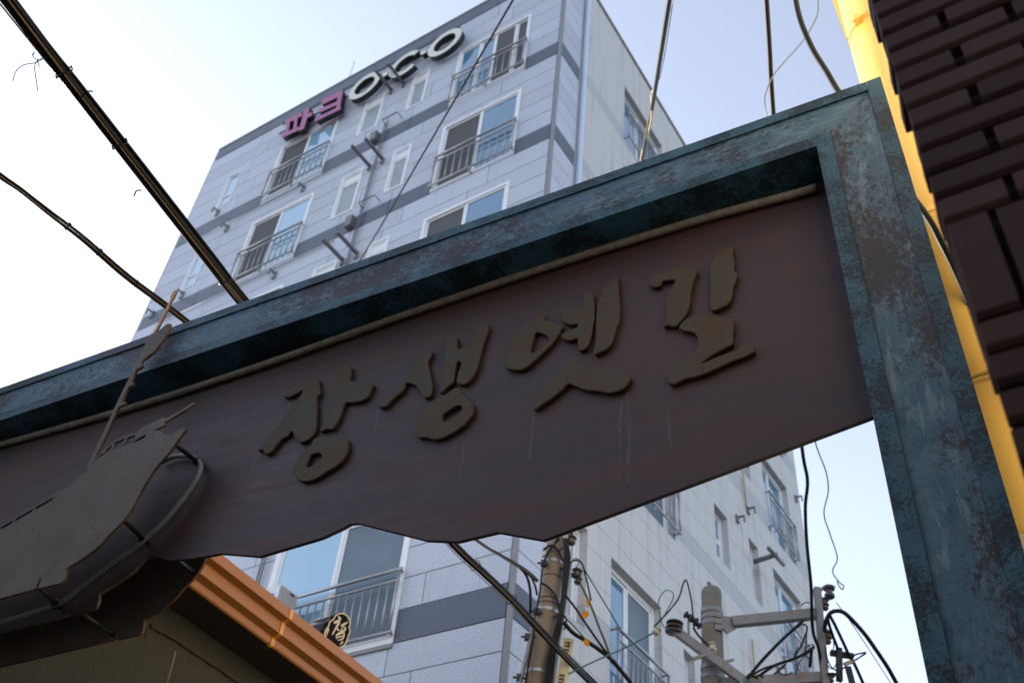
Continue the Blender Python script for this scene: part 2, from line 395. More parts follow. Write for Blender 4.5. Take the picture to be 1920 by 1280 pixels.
# ---- side face: granite return, downpipe, painted panels with deep window openings
for (z0, z1, band) in rows(BANDS, 23.38, 5.6):
    panel('cladding_panel' if not band else 'band_panel', [(.06, .74, z0 + GAP, z1 - GAP)], -.2, .02 + (.004 if band else 0), M['band'] if band else M['granite'], 's')
obj('downpipe', MB().tube([(.07, .86, 5), (.07, .86, 23.5)], .055, 10).me('downpipe', True), M['pipe'], apt)
S_HEAD = [(21.95, 19.86), (19.0, 16.9), (16.02, 13.93), (13.03, 10.93)]
SW = []
for i, (h, s) in enumerate(S_HEAD):
    SW.append(('sbig', 2.73, 4.64, s, h, i)); SW.append(('sbig', 9.40, 11.0, s, h, i))
    SW.append(('sslit', 6.42, 7.04, h - 1.38, h - .22, i)); SW.append(('svent', 8.13, 8.60, h - 1.36, h, i))
SW += [('sbig', 2.43, 4.04, 7.3, 9.41, 4), ('sslit', 4.80, 5.2, 7.7, 9.1, 4), ('sbig', 9.4, 11.0, 7.3, 9.41, 4), ('svent', 1.30, 1.74, 7.95, 9.45, 4), ('sslit', 6.42, 7.04, 7.9, 9.1, 4)]
sh = [w[1:5] for w in SW]
SB = [(19.76, 20.17), (16.86, 17.26), (13.96, 14.36), (11.08, 11.42), (7.9, 8.3)]
sc = [.95, 2.66, 5.07, 6.15, 8.9, D_]
for (z0, z1, band) in rows(SB, 23.6, 5.6):
    for a, b in zip(sc, sc[1:]):
        rc = [(a + .003, b - .003, z0 + .003, z1 - .003)]
        for h in sh: rc = subtract(rc, h)
        if rc: panel('side_panel', rc, -SIDE_T, 0, M['side_band'] if band else M['side'], 's')
obj('return_wall', MB().box(-SIDE_T, -.01, .742, .948, 5.6, 23.4).me('return_wall'), M['side'], apt)
# ---- window builders (front windows lie in x,z; side windows in y,z)
def tf(side, u, d, z): return (-d, u, z) if side else (u, d, z)      # d = depth behind the face
def fbox(mb, side, u0, u1, d0, d1, z0, z1):
    if side: mb.box(-d1, -d0, u0, u1, z0, z1)
    else: mb.box(u0, u1, d0, d1, z0, z1)
def window(side, u0, u1, z0, z1, panes, d=0.0, fr=.07, rails=()):
    """outer frame with upright and cross members; panes = [(f0,f1,g0,g1,kind,depth)] in fractions"""
    mb = MB(); e = .002
    fbox(mb, side, u0 + e, u0 + fr, d - .012, d + .07, z0 + e, z1 - e); fbox(mb, side, u1 - fr, u1 - e, d - .012, d + .07, z0 + e, z1 - e)
    fbox(mb, side, u0 + fr, u1 - fr, d - .012, d + .07, z1 - fr, z1 - e); fbox(mb, side, u0 + fr, u1 - fr, d - .012, d + .07, z0 + e, z0 + fr)
    win = obj('window', mb.me('window'), M['white'], apt)
    iu0, iu1, iz0, iz1 = u0 + fr, u1 - fr, z0 + fr, z1 - fr
    for (f0, f1, g0, g1, kind, dd) in panes:
        a, b = iu0 + (iu1 - iu0) * f0, iu0 + (iu1 - iu0) * f1; c, q = iz0 + (iz1 - iz0) * g0, iz0 + (iz1 - iz0) * g1
        s = .045; mb = MB(); D = d + dd
        fbox(mb, side, a + .001, a + s, D - .015, D + .02, c + .001, q - .001); fbox(mb, side, b - s, b - .001, D - .015, D + .02, c + .001, q - .001)
        fbox(mb, side, a + s, b - s, D - .015, D + .02, q - s, q - .001); fbox(mb, side, a + s, b - s, D - .015, D + .02, c + .001, c + s)
        obj('sash', mb.me('sash'), M['white'], win)
        mb = MB(); fbox(mb, side, a + s, b - s, D, D + .008, c + s, q - s)
        obj({'g': 'glass_pane', 'p': 'glass_pane', 's': 'insect_screen', 'b': 'insect_screen', 'f': 'frosted_pane', 'w': 'blank_panel'}[kind], mb.me('pane'),
            {'g': M['glass_a'], 'p': M['glass_b'], 's': M['screen'], 'b': M['screen_b'], 'f': M['frost'], 'w': M['white']}[kind], win)
    return win
def railing(side, u0, u1, zb, zt, off=.08, n=11):
    mb = MB(); A = lambda u, z: tf(side, u, -off, z)
    mb.tube([A(u0 - .04, zt), A(u1 + .04, zt)], .026, 8); mb.tube([A(u0 - .02, zt - .16), A(u1 + .02, zt - .16)], .018, 8); mb.tube([A(u0 - .04, zb), A(u1 + .04, zb)], .022, 8)
    for u in (u0, u1):
        mb.tube([A(u, zb), A(u, zt)], .02, 8)
        for z in (zb, zt): mb.tube([A(u, z), tf(side, u, .03, z)], .016, 6)
    mb.tube([tf(side, (u0+u1)/2, -off, zb), tf(side, (u0+u1)/2, -off, zb - .09), tf(side, (u0+u1)/2, .02, zb - .1)], .014, 6)
    rl = obj('railing', mb.me('railing', True), M['steel'], apt)
    bm_ = MB().tube([A(0, zb), A(0, zt - .16)], .0125, 6).me('baluster', True)
    for i in range(1, n):
        u = u0 + (u1 - u0) * i / n
        obj('baluster', bm_, M['steel'], rl, loc=(0, u, 0) if side else (u, 0, 0))
    return rl
for kind, u0, u1, z0, z1, i in FW:
    if kind == 'big':
        right = u0 > -4
        if right and i == 0: ps = [(0, .30, 0, 1, 'g', .03), (.30, .52, 0, 1, 'g', .045), (.52, .83, 0, 1, 's', .03), (.83, 1, 0, 1, 's', .05)]
        else: ps = [(0, .5, 0, 1, 's', .04), (.5, 1, 0, 1, 'p' if not right else 'g', .025)]
        window(0, u0, u1, z0, z1, ps); railing(0, u0 + .03, u1 - .03, z0 + .1, z0 + 1.0)
    elif kind == 'narrow': window(0, u0, u1, z0, z1, [(0, 1, 0, .76, 'f', .03), (0, 1, .76, 1, 'w', .02)], fr=.05)
    elif kind == 'slit': window(0, u0, u1, z0, z1, [(0, 1, .36, 1, 'p', .035), (0, 1, 0, .34, 'p', .035)], fr=.035)
    else:
        window(0, u0, u1, z0, z1, [(0, .5, 0, 1, 'p', .03), (.5, 1, 0, 1, 'b', .045)], fr=.1); railing(0, u0 + .3, u1 - .03, z0 + .12, z0 + 1.0, n=16)
        obj('sill', MB().box(u0, u1, -.03, .0, z0 - .06, z0 - .004).me('sill'), M['trim'], apt)
for kind, u0, u1, z0, z1, i in SW:
    d = .14
    if kind == 'sbig':
        window(1, u0, u1, z0, z1, [(0, .46, 0, 1, 'g', .04), (.46, 1, 0, 1, 'b' if u0 < 5 else 'g', .025)], d=d); railing(1, u0 + .05, u1 - .02, z0 + .12, z0 + 1.0, off=.1)
    elif kind == 'sslit': window(1, u0, u1, z0, z1, [(0, 1, .5, 1, 'g', .03), (0, 1, 0, .5, 'g', .03)], d=d, fr=.05)
    else: window(1, u0, u1, z0, z1, [(0, 1, 0, 1, 'f', .04)], d=d, fr=.05)
# ---- roofline letters, unprojected from the photo onto a plane 0.2 m in front of the wall
def facade_quad(q, off):
    lp = []
    for zx, zy in q:
        p = APT.hit_y(520 + zx / 5.333, 40 + zy / 5.333, -off); lp.append((p.x, p.z))
    return lp
STROKES = {
 'pa': [[(75,995),(245,905),(248,945),(85,1030)], [(30,1140),(218,1048),(218,1085),(50,1165)], [(98,1000),(132,982),(108,1108),(72,1122)], [(172,952),(206,936),(190,1066),(158,1080)], [(268,884),(325,860),(265,1075),(215,1095)], [(300,930),(345,905),(345,942),(296,966)]],
 'keu': [[(440,790),(645,690),(655,735),(445,835)], [(605,712),(656,690),(626,858),(588,878)], [(415,880),(602,798),(602,835),(420,915)], [(370,975),(630,845),(632,880),(385,1000)]]}
for syl in STROKES.values():
    for j, q in enumerate(syl):
        o_ = .22 + .003 * j
        obj('letter_stroke', plate('letter_stroke', [facade_quad(q, o_)], -o_, -.08 - .002 * j, .004), [M['magenta'], M['letter_side']], apt)
def ring(zx, zy, ro, ri, a0=0, a1=360):
    c = APT.hit_y(520 + zx / 5.333, 40 + zy / 5.333, -.22); n = 40
    P = lambda r, a: (c.x + r * math.cos(R(a)) * 1.0, c.z + r * math.sin(R(a)))
    if a1 - a0 == 360: loops = [[P(ro, 360 * i / n) for i in range(n)], [P(ri, 360 * i / n) for i in range(n)]]
    else: loops = [[P(ro, a0 + (a1 - a0) * i / n) for i in range(n + 1)] + [P(ri, a1 - (a1 - a0) * i / n) for i in range(n + 1)]]
    return obj('letter_ring', plate('letter_ring', loops, -.22, -.08, .004), [M['letter_white'], M['letter_side']], apt)
ring(872, 642, .47, .30); ring(1672, 212, .47, .30); ring(1275, 425, .46, .29, 38, 318)
for q in ([(1052,520),(1105,492),(1108,528),(1058,560)], [(1120,505),(1165,480),(1190,540),(1130,560)], [(1425,315),(1480,285),(1490,310),(1440,340)]):
    obj('letter_dot', plate('letter_dot', [facade_quad(q, .22)], -.22, -.08, .004), [M['letter_white'], M['letter_side']], apt)
obj('sign_rail', MB().bar((-8.3, -.05, 22.75), (-2.8, -.05, 22.75), .03).bar((-8.3, -.05, 22.35), (-2.8, -.05, 22.35), .03).me('sign_rail'), M['galv'], apt)
# ---- air-conditioner brackets, pipes and small wall fittings
for zb in (21.56, 18.70, 15.75, 12.9):
    for u in (-4.24, -4.60):
        mb = MB().bar((u, 0, zb), (u, -.62, zb), .06, .055).bar((u, -.02, zb + .05), (u, -.02, zb - .16), .05)
        obj('unit_bracket', mb.me('unit_bracket'), M['galv'], apt)
for u in (-4.44, -4.38): obj('gas_pipe', MB().tube([(u, -.05, 5.6), (u, -.05, 20.1 + (u + 4.44) * 2)], .014, 6).me('gas_pipe', True), M['galv'], apt)
for zb in (19.95, 17.1, 14.2):
    obj('pipe_loop', MB().tube([(-4.38, -.05, zb), (-4.38, -.2, zb + .05), (-3.98, -.2, zb + .05), (-3.98, -.02, zb + .05)], .014, 6).me('pipe_loop', True), M['galv'], apt)
    obj('meter_box', MB().box(-4.72, -4.56, -.13, -.002, zb - .42, zb - .12).me('meter_box'), M['galv'], apt)
for zb in (19.3, 16.5, 13.6):
    obj('conduit', MB().tube([(-9.9, -.035, zb), (-5.0, -.035, zb)], .012, 6).me('conduit', True), M['galv'], apt)
for u, zb in ((-9.62, 20.05), (-8.95, 19.1), (-6.6, 19.15), (-9.62, 17.2), (-10.5, 17.0), (-6.55, 16.3), (-9.6, 14.3), (-6.5, 13.5)):
    mb = MB().box(u - .05, u + .05, -.03, -.001, zb - .1, zb + .1).tube([(u, -.03, zb + .06), (u, -.16, zb + .06), (u, -.16, zb - .08)], .022, 8)
    obj('wall_hook', mb.me('wall_hook'), M['galv'], apt)
for y, z in ((7.55, 13.1), (8.05, 14.75), (8.2, 13.7), (11.6, 16.1), (7.9, 9.6), (9.05, 10.6), (10.3, 16.9)):
    mb = MB().box(.001, .04, y - .06, y + .06, z - .08, z + .08).tube([(.04, y, z + .04), (.16, y, z + .04), (.16, y, z - .1)], .025, 8)
    obj('wall_hook', mb.me('wall_hook'), M['galv'], apt)
for y, z0, z1 in ((8.02, 13.7, 14.9), (7.7, 9.2, 10.6)): obj('gas_pipe', MB().tube([(.05, y, z0), (.05, y, z1)], .018, 6).me('gas_pipe', True), M['beige'], apt)
obj('duct', MB().tube([(0, 8.3, 12.55), (.5, 8.3, 12.6)], .05, 8).tube([(.45, 7.95, 12.55), (.45, 8.75, 12.62)], .045, 8).me('duct', True), M['galv'], apt)
obj('mast_antenna', MB().tube([(-6.38, .05, 23.4), (-6.41, .05, 24.32)], .018, 6).me('mast_antenna', True), M['pipe'], apt)
# air conditioner beside the low window
p = APT.hit_y(526.4, 1094, -.55)
ac = thing('air_conditioner', 'white outdoor air conditioner beside the railed window above the orange gutter', 'air conditioner', APT.world((p.x - .4, -.37, p.z - .58)), APT.yaw)
obj('casing', MB().box(-.4, .398, -.175, .17, 0, .58).me('casing'), M['ac'], ac)
obj('side_panel', MB().box(.399, .404, -.17, .17, .01, .57).me('side_panel'), M['ac_side'], ac)
obj('side_vent', MB().box(.405, .409, .02, .10, .52, .55).me('side_vent'), M['black'], ac)
obj('logo', plate('logo', [[(.26 + .07 * math.cos(R(a)), .44 + .035 * math.sin(R(a))) for a in range(0, 360, 20)]], -.179, -.174, .001, False), M['logo'], ac)
obj('grille', plate('grille', [[(-.12 + .22 * math.cos(R(a)), .29 + .22 * math.sin(R(a))) for a in range(0, 360, 12)]], -.178, -.174, .001, False), M['ac_side'], ac)
obj('bracket', MB().bar((-.3, .55, -.03), (-.3, -.17, -.03), .05).bar((.3, .55, -.03), (.3, -.17, -.03), .05).me('bracket'), M['galv'], ac)

# ================================================================== sign gate
gate = thing('sign_gate', 'weathered teal gate frame holding a brown board with raised Korean letters', 'gate', GATE.o, GATE.yaw)
PW, ZB, ZT, XL, DP = .294, 4.978, 5.279, -6.6, .42
LO, LI, RC = .058, .062, .009            # outer and inner lip width, recess depth
# right post
post = obj('post', MB().box(LI, PW - LO, RC, DP, 0, ZB + LI).me('post'), M['worn_v'], gate)
obj('post_lip', MB().box(0, LI - .0005, 0, DP, 0, ZB - .0005).me('post_lip'), M['lip'], post)
obj('post_lip', MB().box(PW - LO + .0005, PW, 0, DP, 0, ZT).me('post_lip'), M['lip'], post)
# mitred corner and beam
xm0, xm1 = LI, PW - LO
def prism_xz(pts, y0, y1, name):
    n = len(pts); v = [(x, y0, z) for x, z in pts] + [(x, y1, z) for x, z in pts]
    return fix(mesh(name, v, [tuple(range(n)), tuple(reversed(range(n, 2*n)))] + [(i, (i+1) % n, (i+1) % n + n, i + n) for i in range(n)]))
zi, zo = ZB + LI, ZT - LO
obj('post_head', prism_xz([(xm0 + .0015, zi + .001), (xm1, zi + .001), (xm1, zo - .002)], RC, DP, 'post_head'), M['worn_v'], post)
beam = obj('beam', prism_xz([(XL, zi), (xm0, zi), (xm1 - .002, zo), (XL, zo)], RC + .001, DP, 'beam'), M['worn_h'], gate)
obj('beam_lip', MB().box(XL, PW - LO, 0, DP, ZT - LO + .0005, ZT - .0005).me('beam_lip'), M['lip'], beam)
obj('beam_lip', MB().box(XL, LI - .001, .0005, DP, ZB, ZB + LI - .0005).me('beam_lip'), M['lip'], beam)
lp_ = obj('post', MB().box(XL - PW, XL - .001, RC, DP, 0, ZT).me('post'), M['worn_v'], gate)
obj('post_lip', MB().box(XL - .06, XL + .001, -.001, DP + .001, 0, ZB - .002).me('post_lip'), M['lip'], lp_)
# board
YP = .18
def gl(px, py, y): p = GATE.hit_y(px, py, y); return (p.x, p.z)
BOT = [(1636,779.75),(1018.2,1011.6),(934,996.6),(858,1014.4),(800,1012.3),(672.4,979.9),(656.5,981.2),(643,989),(603,1007.7),(486.4,1042.3),(420,1037),(412.8,1036.8),(393,1040.5),(358,1046.4),(318.8,1049.9),(288,1040.5),(277,1042.7),
       (271,1044.8),(251.6,1067.8),(218.8,1091.9),(186,1110.5),(183.8,1117),(186,1121),(179.4,1138.9),(133,1150.5),(138.5,1133.5),(136.5,1133),(129.5,1151.4),(0,1183.8)]
bl = [gl(x, y, YP) for x, y in BOT]; bl[0] = (-.001, bl[0][1])
bl += [(-5.3, bl[-1][1] + .04), (XL + .002, bl[-1][1] + .3)]
panel_me = plate('sign_board', [[(-.001, ZB + .002), *bl, (XL + .002, ZB + .002)]], YP, YP + .018, .001)
brd = obj('sign_board', panel_me, [M['board'], M['board_edge']], gate)
# aged strip along the top of the board and the soffit of the beam
st = [GATE.hit_y(x, y, .15) for x, y in ((-60, 850), (0, 832), (220, 770), (470, 690), (760, 588), (1000, 507), (1200, 444), (1340, 402), (1430, 378), (1490, 362), (1530, 350), (1560, 345))]
pts = catmull([(p.x, .155, p.z) for p in st[:-1]], 4)
obj('edge_strip', MB().tube(pts, .019, 8).me('edge_strip', True), M['strip'], brd)
# letters
YL = .157
LET = [
 ((470,670,5.12), [[(310,352),(350,322),(420,302),(490,283),(505,265),(560,225),(640,205),(655,225),(660,290),(668,320),(655,355),(635,375),(632,450),(635,560),(630,650),(615,710),(580,760),(530,795),(470,812),(445,790),(420,760),(405,715),(390,700),(370,725),(345,755),(310,770),(240,840),(195,900),(160,925),(130,920),(118,890),(95,885),(75,890),(68,875),(140,800),(220,700),(290,610),(350,520),(420,440),(470,370),(500,312),(440,345),(380,370),(325,378)]]),
 ((470,670,5.12), [[(885,95),(900,68),(940,70),(965,100),(962,160),(955,215),(1000,228),(1060,245),(1160,240),(1175,260),(1150,310),(1130,365),(1080,405),(1010,425),(915,432),(885,480),(860,550),(825,620),(785,680),(745,683),(710,690),(680,705),(662,695),(700,630),(745,560),(760,490),(785,400),(800,300),(808,210),(835,155),(885,130)]]),
 ((470,670,5.12), [[(690,750),(740,755),(800,750),(880,750),(920,775),(935,830),(925,900),(890,970),(830,1030),(740,1085),(650,1145),(570,1180),(490,1185),(440,1155),(412,1110),(415,1050),(440,980),(480,910),(540,870),(580,840),(590,800),(630,765)],[(600,925),(650,912),(678,940),(672,975),(630,1010),(580,1040),(535,1050),(535,1020),(560,970),(575,935)]]),
 ((700,590,5.12), [[(440,345),(480,322),(530,325),(560,350),(555,390),(530,430),(522,470),(540,550),(558,620),(565,690),(555,750),(530,785),(490,790),(465,765),(430,710),(390,670),(340,652),(310,655),(295,700),(250,755),(190,800),(130,865),(95,885),(55,880),(50,865),(110,800),(180,735),(250,680),(300,630),(330,570),(370,490),(405,415),(420,370)]]),
 ((700,590,5.12), [[(685,215),(740,208),(800,215),(805,240),(806,315),(850,320),(890,290),(940,240),(985,170),(1005,90),(1045,65),(1090,85),(1105,130),(1090,180),(1060,260),(1030,370),(1005,470),(970,560),(920,630),(870,665),(820,660),(795,635),(800,600),(825,520),(838,448),(800,450),(785,520),(770,600),(768,640),(700,695),(650,745),(640,735),(655,650),(668,560),(672,450),(685,330)]]),
 ((700,590,5.12), [[(780,700),(820,705),(850,750),(900,790),(940,830),(960,890),(950,950),(900,1020),(840,1080),(740,1140),(660,1180),(580,1192),(510,1175),(435,1172),(415,1130),(415,1050),(440,960),(490,890),(560,830),(650,780),(720,745)],[(660,990),(675,950),(720,920),(790,875),(830,868),(848,895),(845,920),(800,965),(750,1005),(690,1018),(665,1010)]]),
 ((930,510,4.741), [[(330,385),(370,375),(425,375),(440,415),(500,440),(590,475),(585,500),(540,570),(490,640),(420,710),(350,775),(300,820),(250,855),(190,868),(120,860),(80,840),(90,760),(100,650),(130,570),(180,530),(210,490),(270,455),(310,430)],[(345,545),(390,537),(440,555),(465,590),(455,630),(400,675),(345,710),(312,715),(310,690),(325,620)]]),
 ((930,510,4.741), [[(770,190),(800,165),(840,168),(858,200),(870,280),(875,380),(860,470),(845,560),(825,630),(790,680),(740,693),(725,670),(720,585),(680,600),(620,602),(578,580),(590,545),(640,515),(700,500),(730,462),(660,462),(610,450),(575,405),(575,360),(620,330),(690,318),(750,300),(775,260)]]),
 ((930,510,4.741), [[(940,150),(990,100),(1060,45),(1085,55),(1090,200),(1100,300),(1095,420),(1060,520),(1030,620),(990,675),(930,705),(885,730),(865,710),(880,620),(885,500),(888,400),(900,280),(930,200)]]),
 ((930,510,4.741), [[(650,755),(690,748),(715,770),(760,815),(830,840),(920,855),(1010,865),(1100,885),(1175,905),(1190,935),(1170,990),(1130,1035),(1060,1060),(990,1068),(900,1055),(800,1045),(730,1020),(670,995),(620,1000),(570,1060),(490,1120),(400,1180),(350,1215),(330,1210),(340,1180),(390,1100),(450,1010),(520,930),(580,840),(610,790)]]),
 ((1200,450,4.571), [[(95,335),(130,305),(200,280),(280,255),(370,228),(430,230),(485,250),(480,290),(450,370),(430,470),(425,550),(390,640),(340,700),(310,732),(270,735),(240,728),(205,738),(200,720),(220,650),(215,590),(225,500),(255,420),(290,370),(298,340),(240,340),(190,352),(175,385),(140,400),(95,395),(72,370)]]),
 ((1200,450,4.571), [[(650,120),(700,85),(740,70),(780,52),(798,70),(795,130),(808,200),(808,262),(830,285),(825,340),(800,400),(785,480),(760,540),(710,570),(650,595),(610,595),(598,560),(600,460),(600,350),(590,260),(610,190),(630,145)]]),
 ((1200,450,4.571), [[(335,745),(360,705),(420,660),(500,630),(560,628),(640,640),(740,660),(790,670),(802,700),(798,800),(795,880),(760,910),(690,940),(600,995),(515,1055),(560,1040),(700,985),(820,940),(900,900),(960,893),(978,930),(970,960),(900,995),(780,1040),(660,1095),(560,1140),(460,1170),(360,1195),(310,1225),(265,1232),(232,1200),(225,1150),(250,1100),(310,1050),(390,1010),(460,970),(490,910),(495,840),(470,795),(430,780),(370,775)]])]
jit_ = lambda q: random.uniform(-q, q)
for (ox, oy, sc_), loops in LET:
    lps = [[(x + jit_(.0016), z + jit_(.0016)) for x, z in round_loop([gl(ox + x / sc_, oy + y / sc_, YL) for x, y in lp], 3)] for lp in loops]
    obj('letter_piece', plate('letter_piece', lps, YL, YP - .003, .004, True, True), [M['letter'], M['letter_edge'], M['letter_rim']], brd)
# ---- ship: front plate, matching plate on the back of the board, light tube and struts
YF, YB = -.06, .43
HULL = [(0,1121.4),(66,1103.4),(75,1083.5),(77.5,1083.5),(70.5,1102.4),(114.9,1091.9),(121,1084),(124.7,1071),(123.6,1064.5),(153,1047),(183.8,1024),(203.5,1002),(231.3,974.4),(250,946),(268.8,911.9),(290.6,877.5),(312.5,852.5),(326.6,833.75),(337.5,818),(348.4,804),(346.9,800),
        (331,807),(321.9,813.4),(307.8,815),(303,810),(293.75,806),(282.8,808),(275,813.4),(268,824),(250,829),(231,835),(209,843),(193,852),(172,868),(157.8,886.9),(150,893),(125,915),(103,924),(96.9,937.5),(60,959),(0,994.7)]
hp = [gl(x, y, YF) for x, y in HULL]
i0 = HULL.index((123.6,1064.5)); i1 = HULL.index((346.9,800))
hp = hp[:i0] + [(q.x, q.y) for q in catmull([Vector((x, z, 0)) for x, z in hp[i0:i1]], 3)] + hp[i1:]
dx = hp[-1][0]; hp = [(dx - 1.5, hp[0][1] - .05)] + hp + [(dx - 1.5, hp[-1][1] - .12)]
hull = obj('ship_hull', plate('ship_hull', [hp], YF, YF + .014, .001), [M['ship'], M['ship_edge']], gate)
back = obj('ship_hull', plate('ship_hull', [hp], YB, YB + .014, .001), [M['ship'], M['ship_edge']], gate)
def z5(x, y): return gl(x / 3.2, 740 + y / 3.2, YF)
gun = [(800,275),(825,240),(835,205),(905,168),(980,130),(986,142),(1085,92),(1160,42),(1168,50),(1090,102),(985,163),(992,176),(910,218),(868,240)]
obj('gun', plate('gun', [[z5(x, y) for x, y in gun]], YF + .001, YF + .013, .001), [M['ship'], M['ship_edge']], hull)
def strip(pts, w, name, y=None, mat=None):
    y = YF + .002 if y is None else y
    mb = MB(); q = [Vector((x, y + .006, z)) for x, z in pts]
    for a, b in zip(q, q[1:]): mb.bar(a, b, .012, w, up=Vector((0, 1, 0)).cross(b - a).normalized())
    return obj(name, mb.me(name), mat or M['ship'], hull)
strip([z5(*q) for q in ((548,405),(612,340),(680,282),(750,250),(828,226))], .013, 'deck_rail')
for a, b in (((618,350),(634,318)), ((668,326),(684,280)), ((738,297),(758,250)), ((800,278),(822,232))): strip([z5(*a), z5(*b)], .014, 'rail_post')
strip([z5(*q) for q in ((325,602),(200,672),(90,735),(0,788))], .014, 'deck_rail')
for a, b in (((190,712),(212,664)), ((70,778),(92,732))): strip([z5(*a), z5(*b)], .012, 'rail_post')
def z7(x, y, yy=YF): return gl(150 + x / 3.46, 530 + y / 3.46, yy)
mast = [(25,1225),(80,1110),(150,965),(225,800),(290,665),(345,560),(372,505),(385,470),(428,378),(455,330),(497,318),(560,264),(584,262),(580,292),(542,360),(482,440),(440,472),(402,500),(396,520),(405,535),(380,552),(362,560),(325,640),(345,640),(340,658),(312,672),(258,780),(290,765),(288,785),(248,800),(175,965),(100,1120),(60,1190)]
obj('mast', plate('mast', [[z7(*q) for q in mast]], YF + .002, YF + .018, .0015), [M['ship'], M['ship_edge']], hull)
top = [(462,326),(500,262),(545,175),(582,98),(578,88),(608,42),(624,48),(604,92),(592,108),(560,178),(520,255),(484,322)]
obj('mast_top', plate('mast_top', [[z7(*q) for q in top]], YF + .006, YF + .016, .001), [M['mast_lit_orange'], M['ship_edge']], hull)
tp = [(301.6,866.6),(315.6,858.75),(334.4,854),(359.4,855.6),(373.4,865),(376.6,877.5),(368.75,899),(350,927.5),(325,958.75),(300,986.9),(271.9,1011.9),(243.75,1035),(200,1065),(150,1102.5),(112.5,1130.6),(50,1152),(0,1166),(-60,1180)]
tl = [gl(x, y, .15) for x, y in tp]
obj('light_tube', MB().tube(catmull([(x, .15, z) for x, z in tl], 5), .013, 10).me('light_tube', True), M['tube'], brd)
for (fx, fy), (ex, ey) in (((328,832),(372,867)), ((234,975),(270,1013)), ((72,1098),(108,1134))):
    a = gl(fx, fy, YF + .02); b = gl(ex, ey, .16)
    obj('strut', MB().tube([(a[0], YF + .012, a[1]), (b[0], YP, b[1])], .011, 8).tube([(b[0] - .012, .15, b[1] - .012), (b[0] + .012, .15, b[1] + .016)], .018, 8).me('strut', True), M['black'], hull)
    obj('strut', MB().tube([(a[0], YP + .019, a[1]), (a[0], YB + .002, a[1])], .011, 8).me('strut', True), M['black'], back)

# ================================================================== unseen houses added to shade the gate and the brick ends
def back_house(name, label, x0, x1, y0, y1, h, mat):
    t = thing(name, label, 'house', GATE.world(((x0 + x1) / 2, (y0 + y1) / 2, 0)), GATE.yaw); w, d = (x1 - x0) / 2, (y1 - y0) / 2
    obj('wall', MB().box(-w, w, -d, d, 0, h).me('wall'), mat, t); obj('roof', MB().box(-w - .05, w + .05, -d - .05, d + .05, h + .002, h + .12).me('roof'), M['roof'], t)
    for zz in (1.0, 4.0):
        for k in (-.5, .1, .6):
            f = obj('window', MB().box(k * w, k * w + 1.2, d, d + .05, zz, zz + 1.3).box(w, w + .05, k * d, k * d + 1.2, zz, zz + 1.3).me('window'), M['white'], t)
            obj('glass_pane', MB().box(k * w + .08, k * w + 1.12, d + .051, d + .06, zz + .08, zz + 1.22).me('pane'), M['glass_a'], f)
    return t
back_house('shade_house', 'unseen grey house added behind the viewer to shade the gate', -5.5, 9, -17, -6.5, 7.2, M['core'])
back_house('shade_house', 'unseen pale house added beside the far gate post to shade the bricks', -13, -7.0, -2.6, .5, 7.2, M['side'])

# ================================================================== low house on the left with the orange gutter
HB = GATE.world((-4.6, .7, 0))
house = thing('low_house', 'low olive stucco house with an orange profiled gutter under its eave', 'house', GATE.world((0, 0, 0)), GATE.yaw)
AG, AW, Z1, Z0 = -4.2, -4.6, 4.872, 4.62
obj('wall', MB().box(-10.5, AW, .5, 5.3, 0, 4.95).me('wall'), M['stucco'], house)
prof = [(0, Z1), (0, Z1 - .068), (-.002, Z1 - .071), (-.05, Z1 - .088), (-.05, Z1 - .166), (-.052, Z1 - .169), (-.1, Z1 - .19), (-.1, Z1 - .226), (-.104, Z1 - .238), (-.113, Z1 - .246),
        (-.118, Z1 - .247), (-.16, Z1 - .24), (-.16, Z1 - .02), (-.02, Z1)]
prof2 = [(-.119, Z1 - .249), (-.38, Z1 - .262), (-.38, Z1 - .22), (-.17, Z1 - .2), (-.162, Z1 - .242)]
def extrude_y(prof, y0, y1, name, ax=AG, grow=0):
    n = len(prof); v = [(ax + x + (grow if x > -.155 else 0), y, z - (grow if z < Z1 - .1 else 0)) for y in (y0, y1) for x, z in prof]
    return fix(mesh(name, v, [tuple(range(n)), tuple(reversed(range(n, 2*n)))] + [(i, (i+1) % n, (i+1) % n + n, i + n) for i in range(n)]))
gut = obj('gutter', extrude_y(prof, .62, 5.42, 'gutter'), M['gutter'], house)
obj('gutter_base', extrude_y(prof2, .63, 5.41, 'gutter_base'), M['soffit'], gut)
gy = GATE.hit_x(545, 1152, AG).y
obj('gutter_seam', extrude_y(prof, gy - .018, gy + .018, 'gutter_seam', AG, .006), M['gutter_seam'], gut)
obj('soffit', MB().box(AW - .2, AG - .381, .66, 5.38, 4.66, 4.70).me('soffit'), M['soffit'], house)
rf = MB(); rv = [(-10.9, .6, 7.2), (-4.35, .6, 4.84), (-4.35, 5.44, 4.84), (-10.9, 5.44, 7.2)]
rf.add(rv + [(x, y, z - .1) for x, y, z in rv], [(0,1,2,3),(7,6,5,4),(0,4,5,1),(1,5,6,2),(2,6,7,3),(3,7,4,0)])
obj('roof', rf.me('roof'), M['roof'], house)
pt = [GATE.hit_x(x, y, AW + .01) for x, y in ((282, 1172), (300, 1182), (330, 1198), (360, 1219), (400, 1245), (450, 1279), (520, 1325))]
obj('wall_ledge', MB().tube(catmull([(AW + .008, p.y, p.z) for p in pt], 5), [.012 + .006 * math.sin(i * 1.7) for i in range(31)], 7).me('wall_ledge', True), M['soffit'], house)
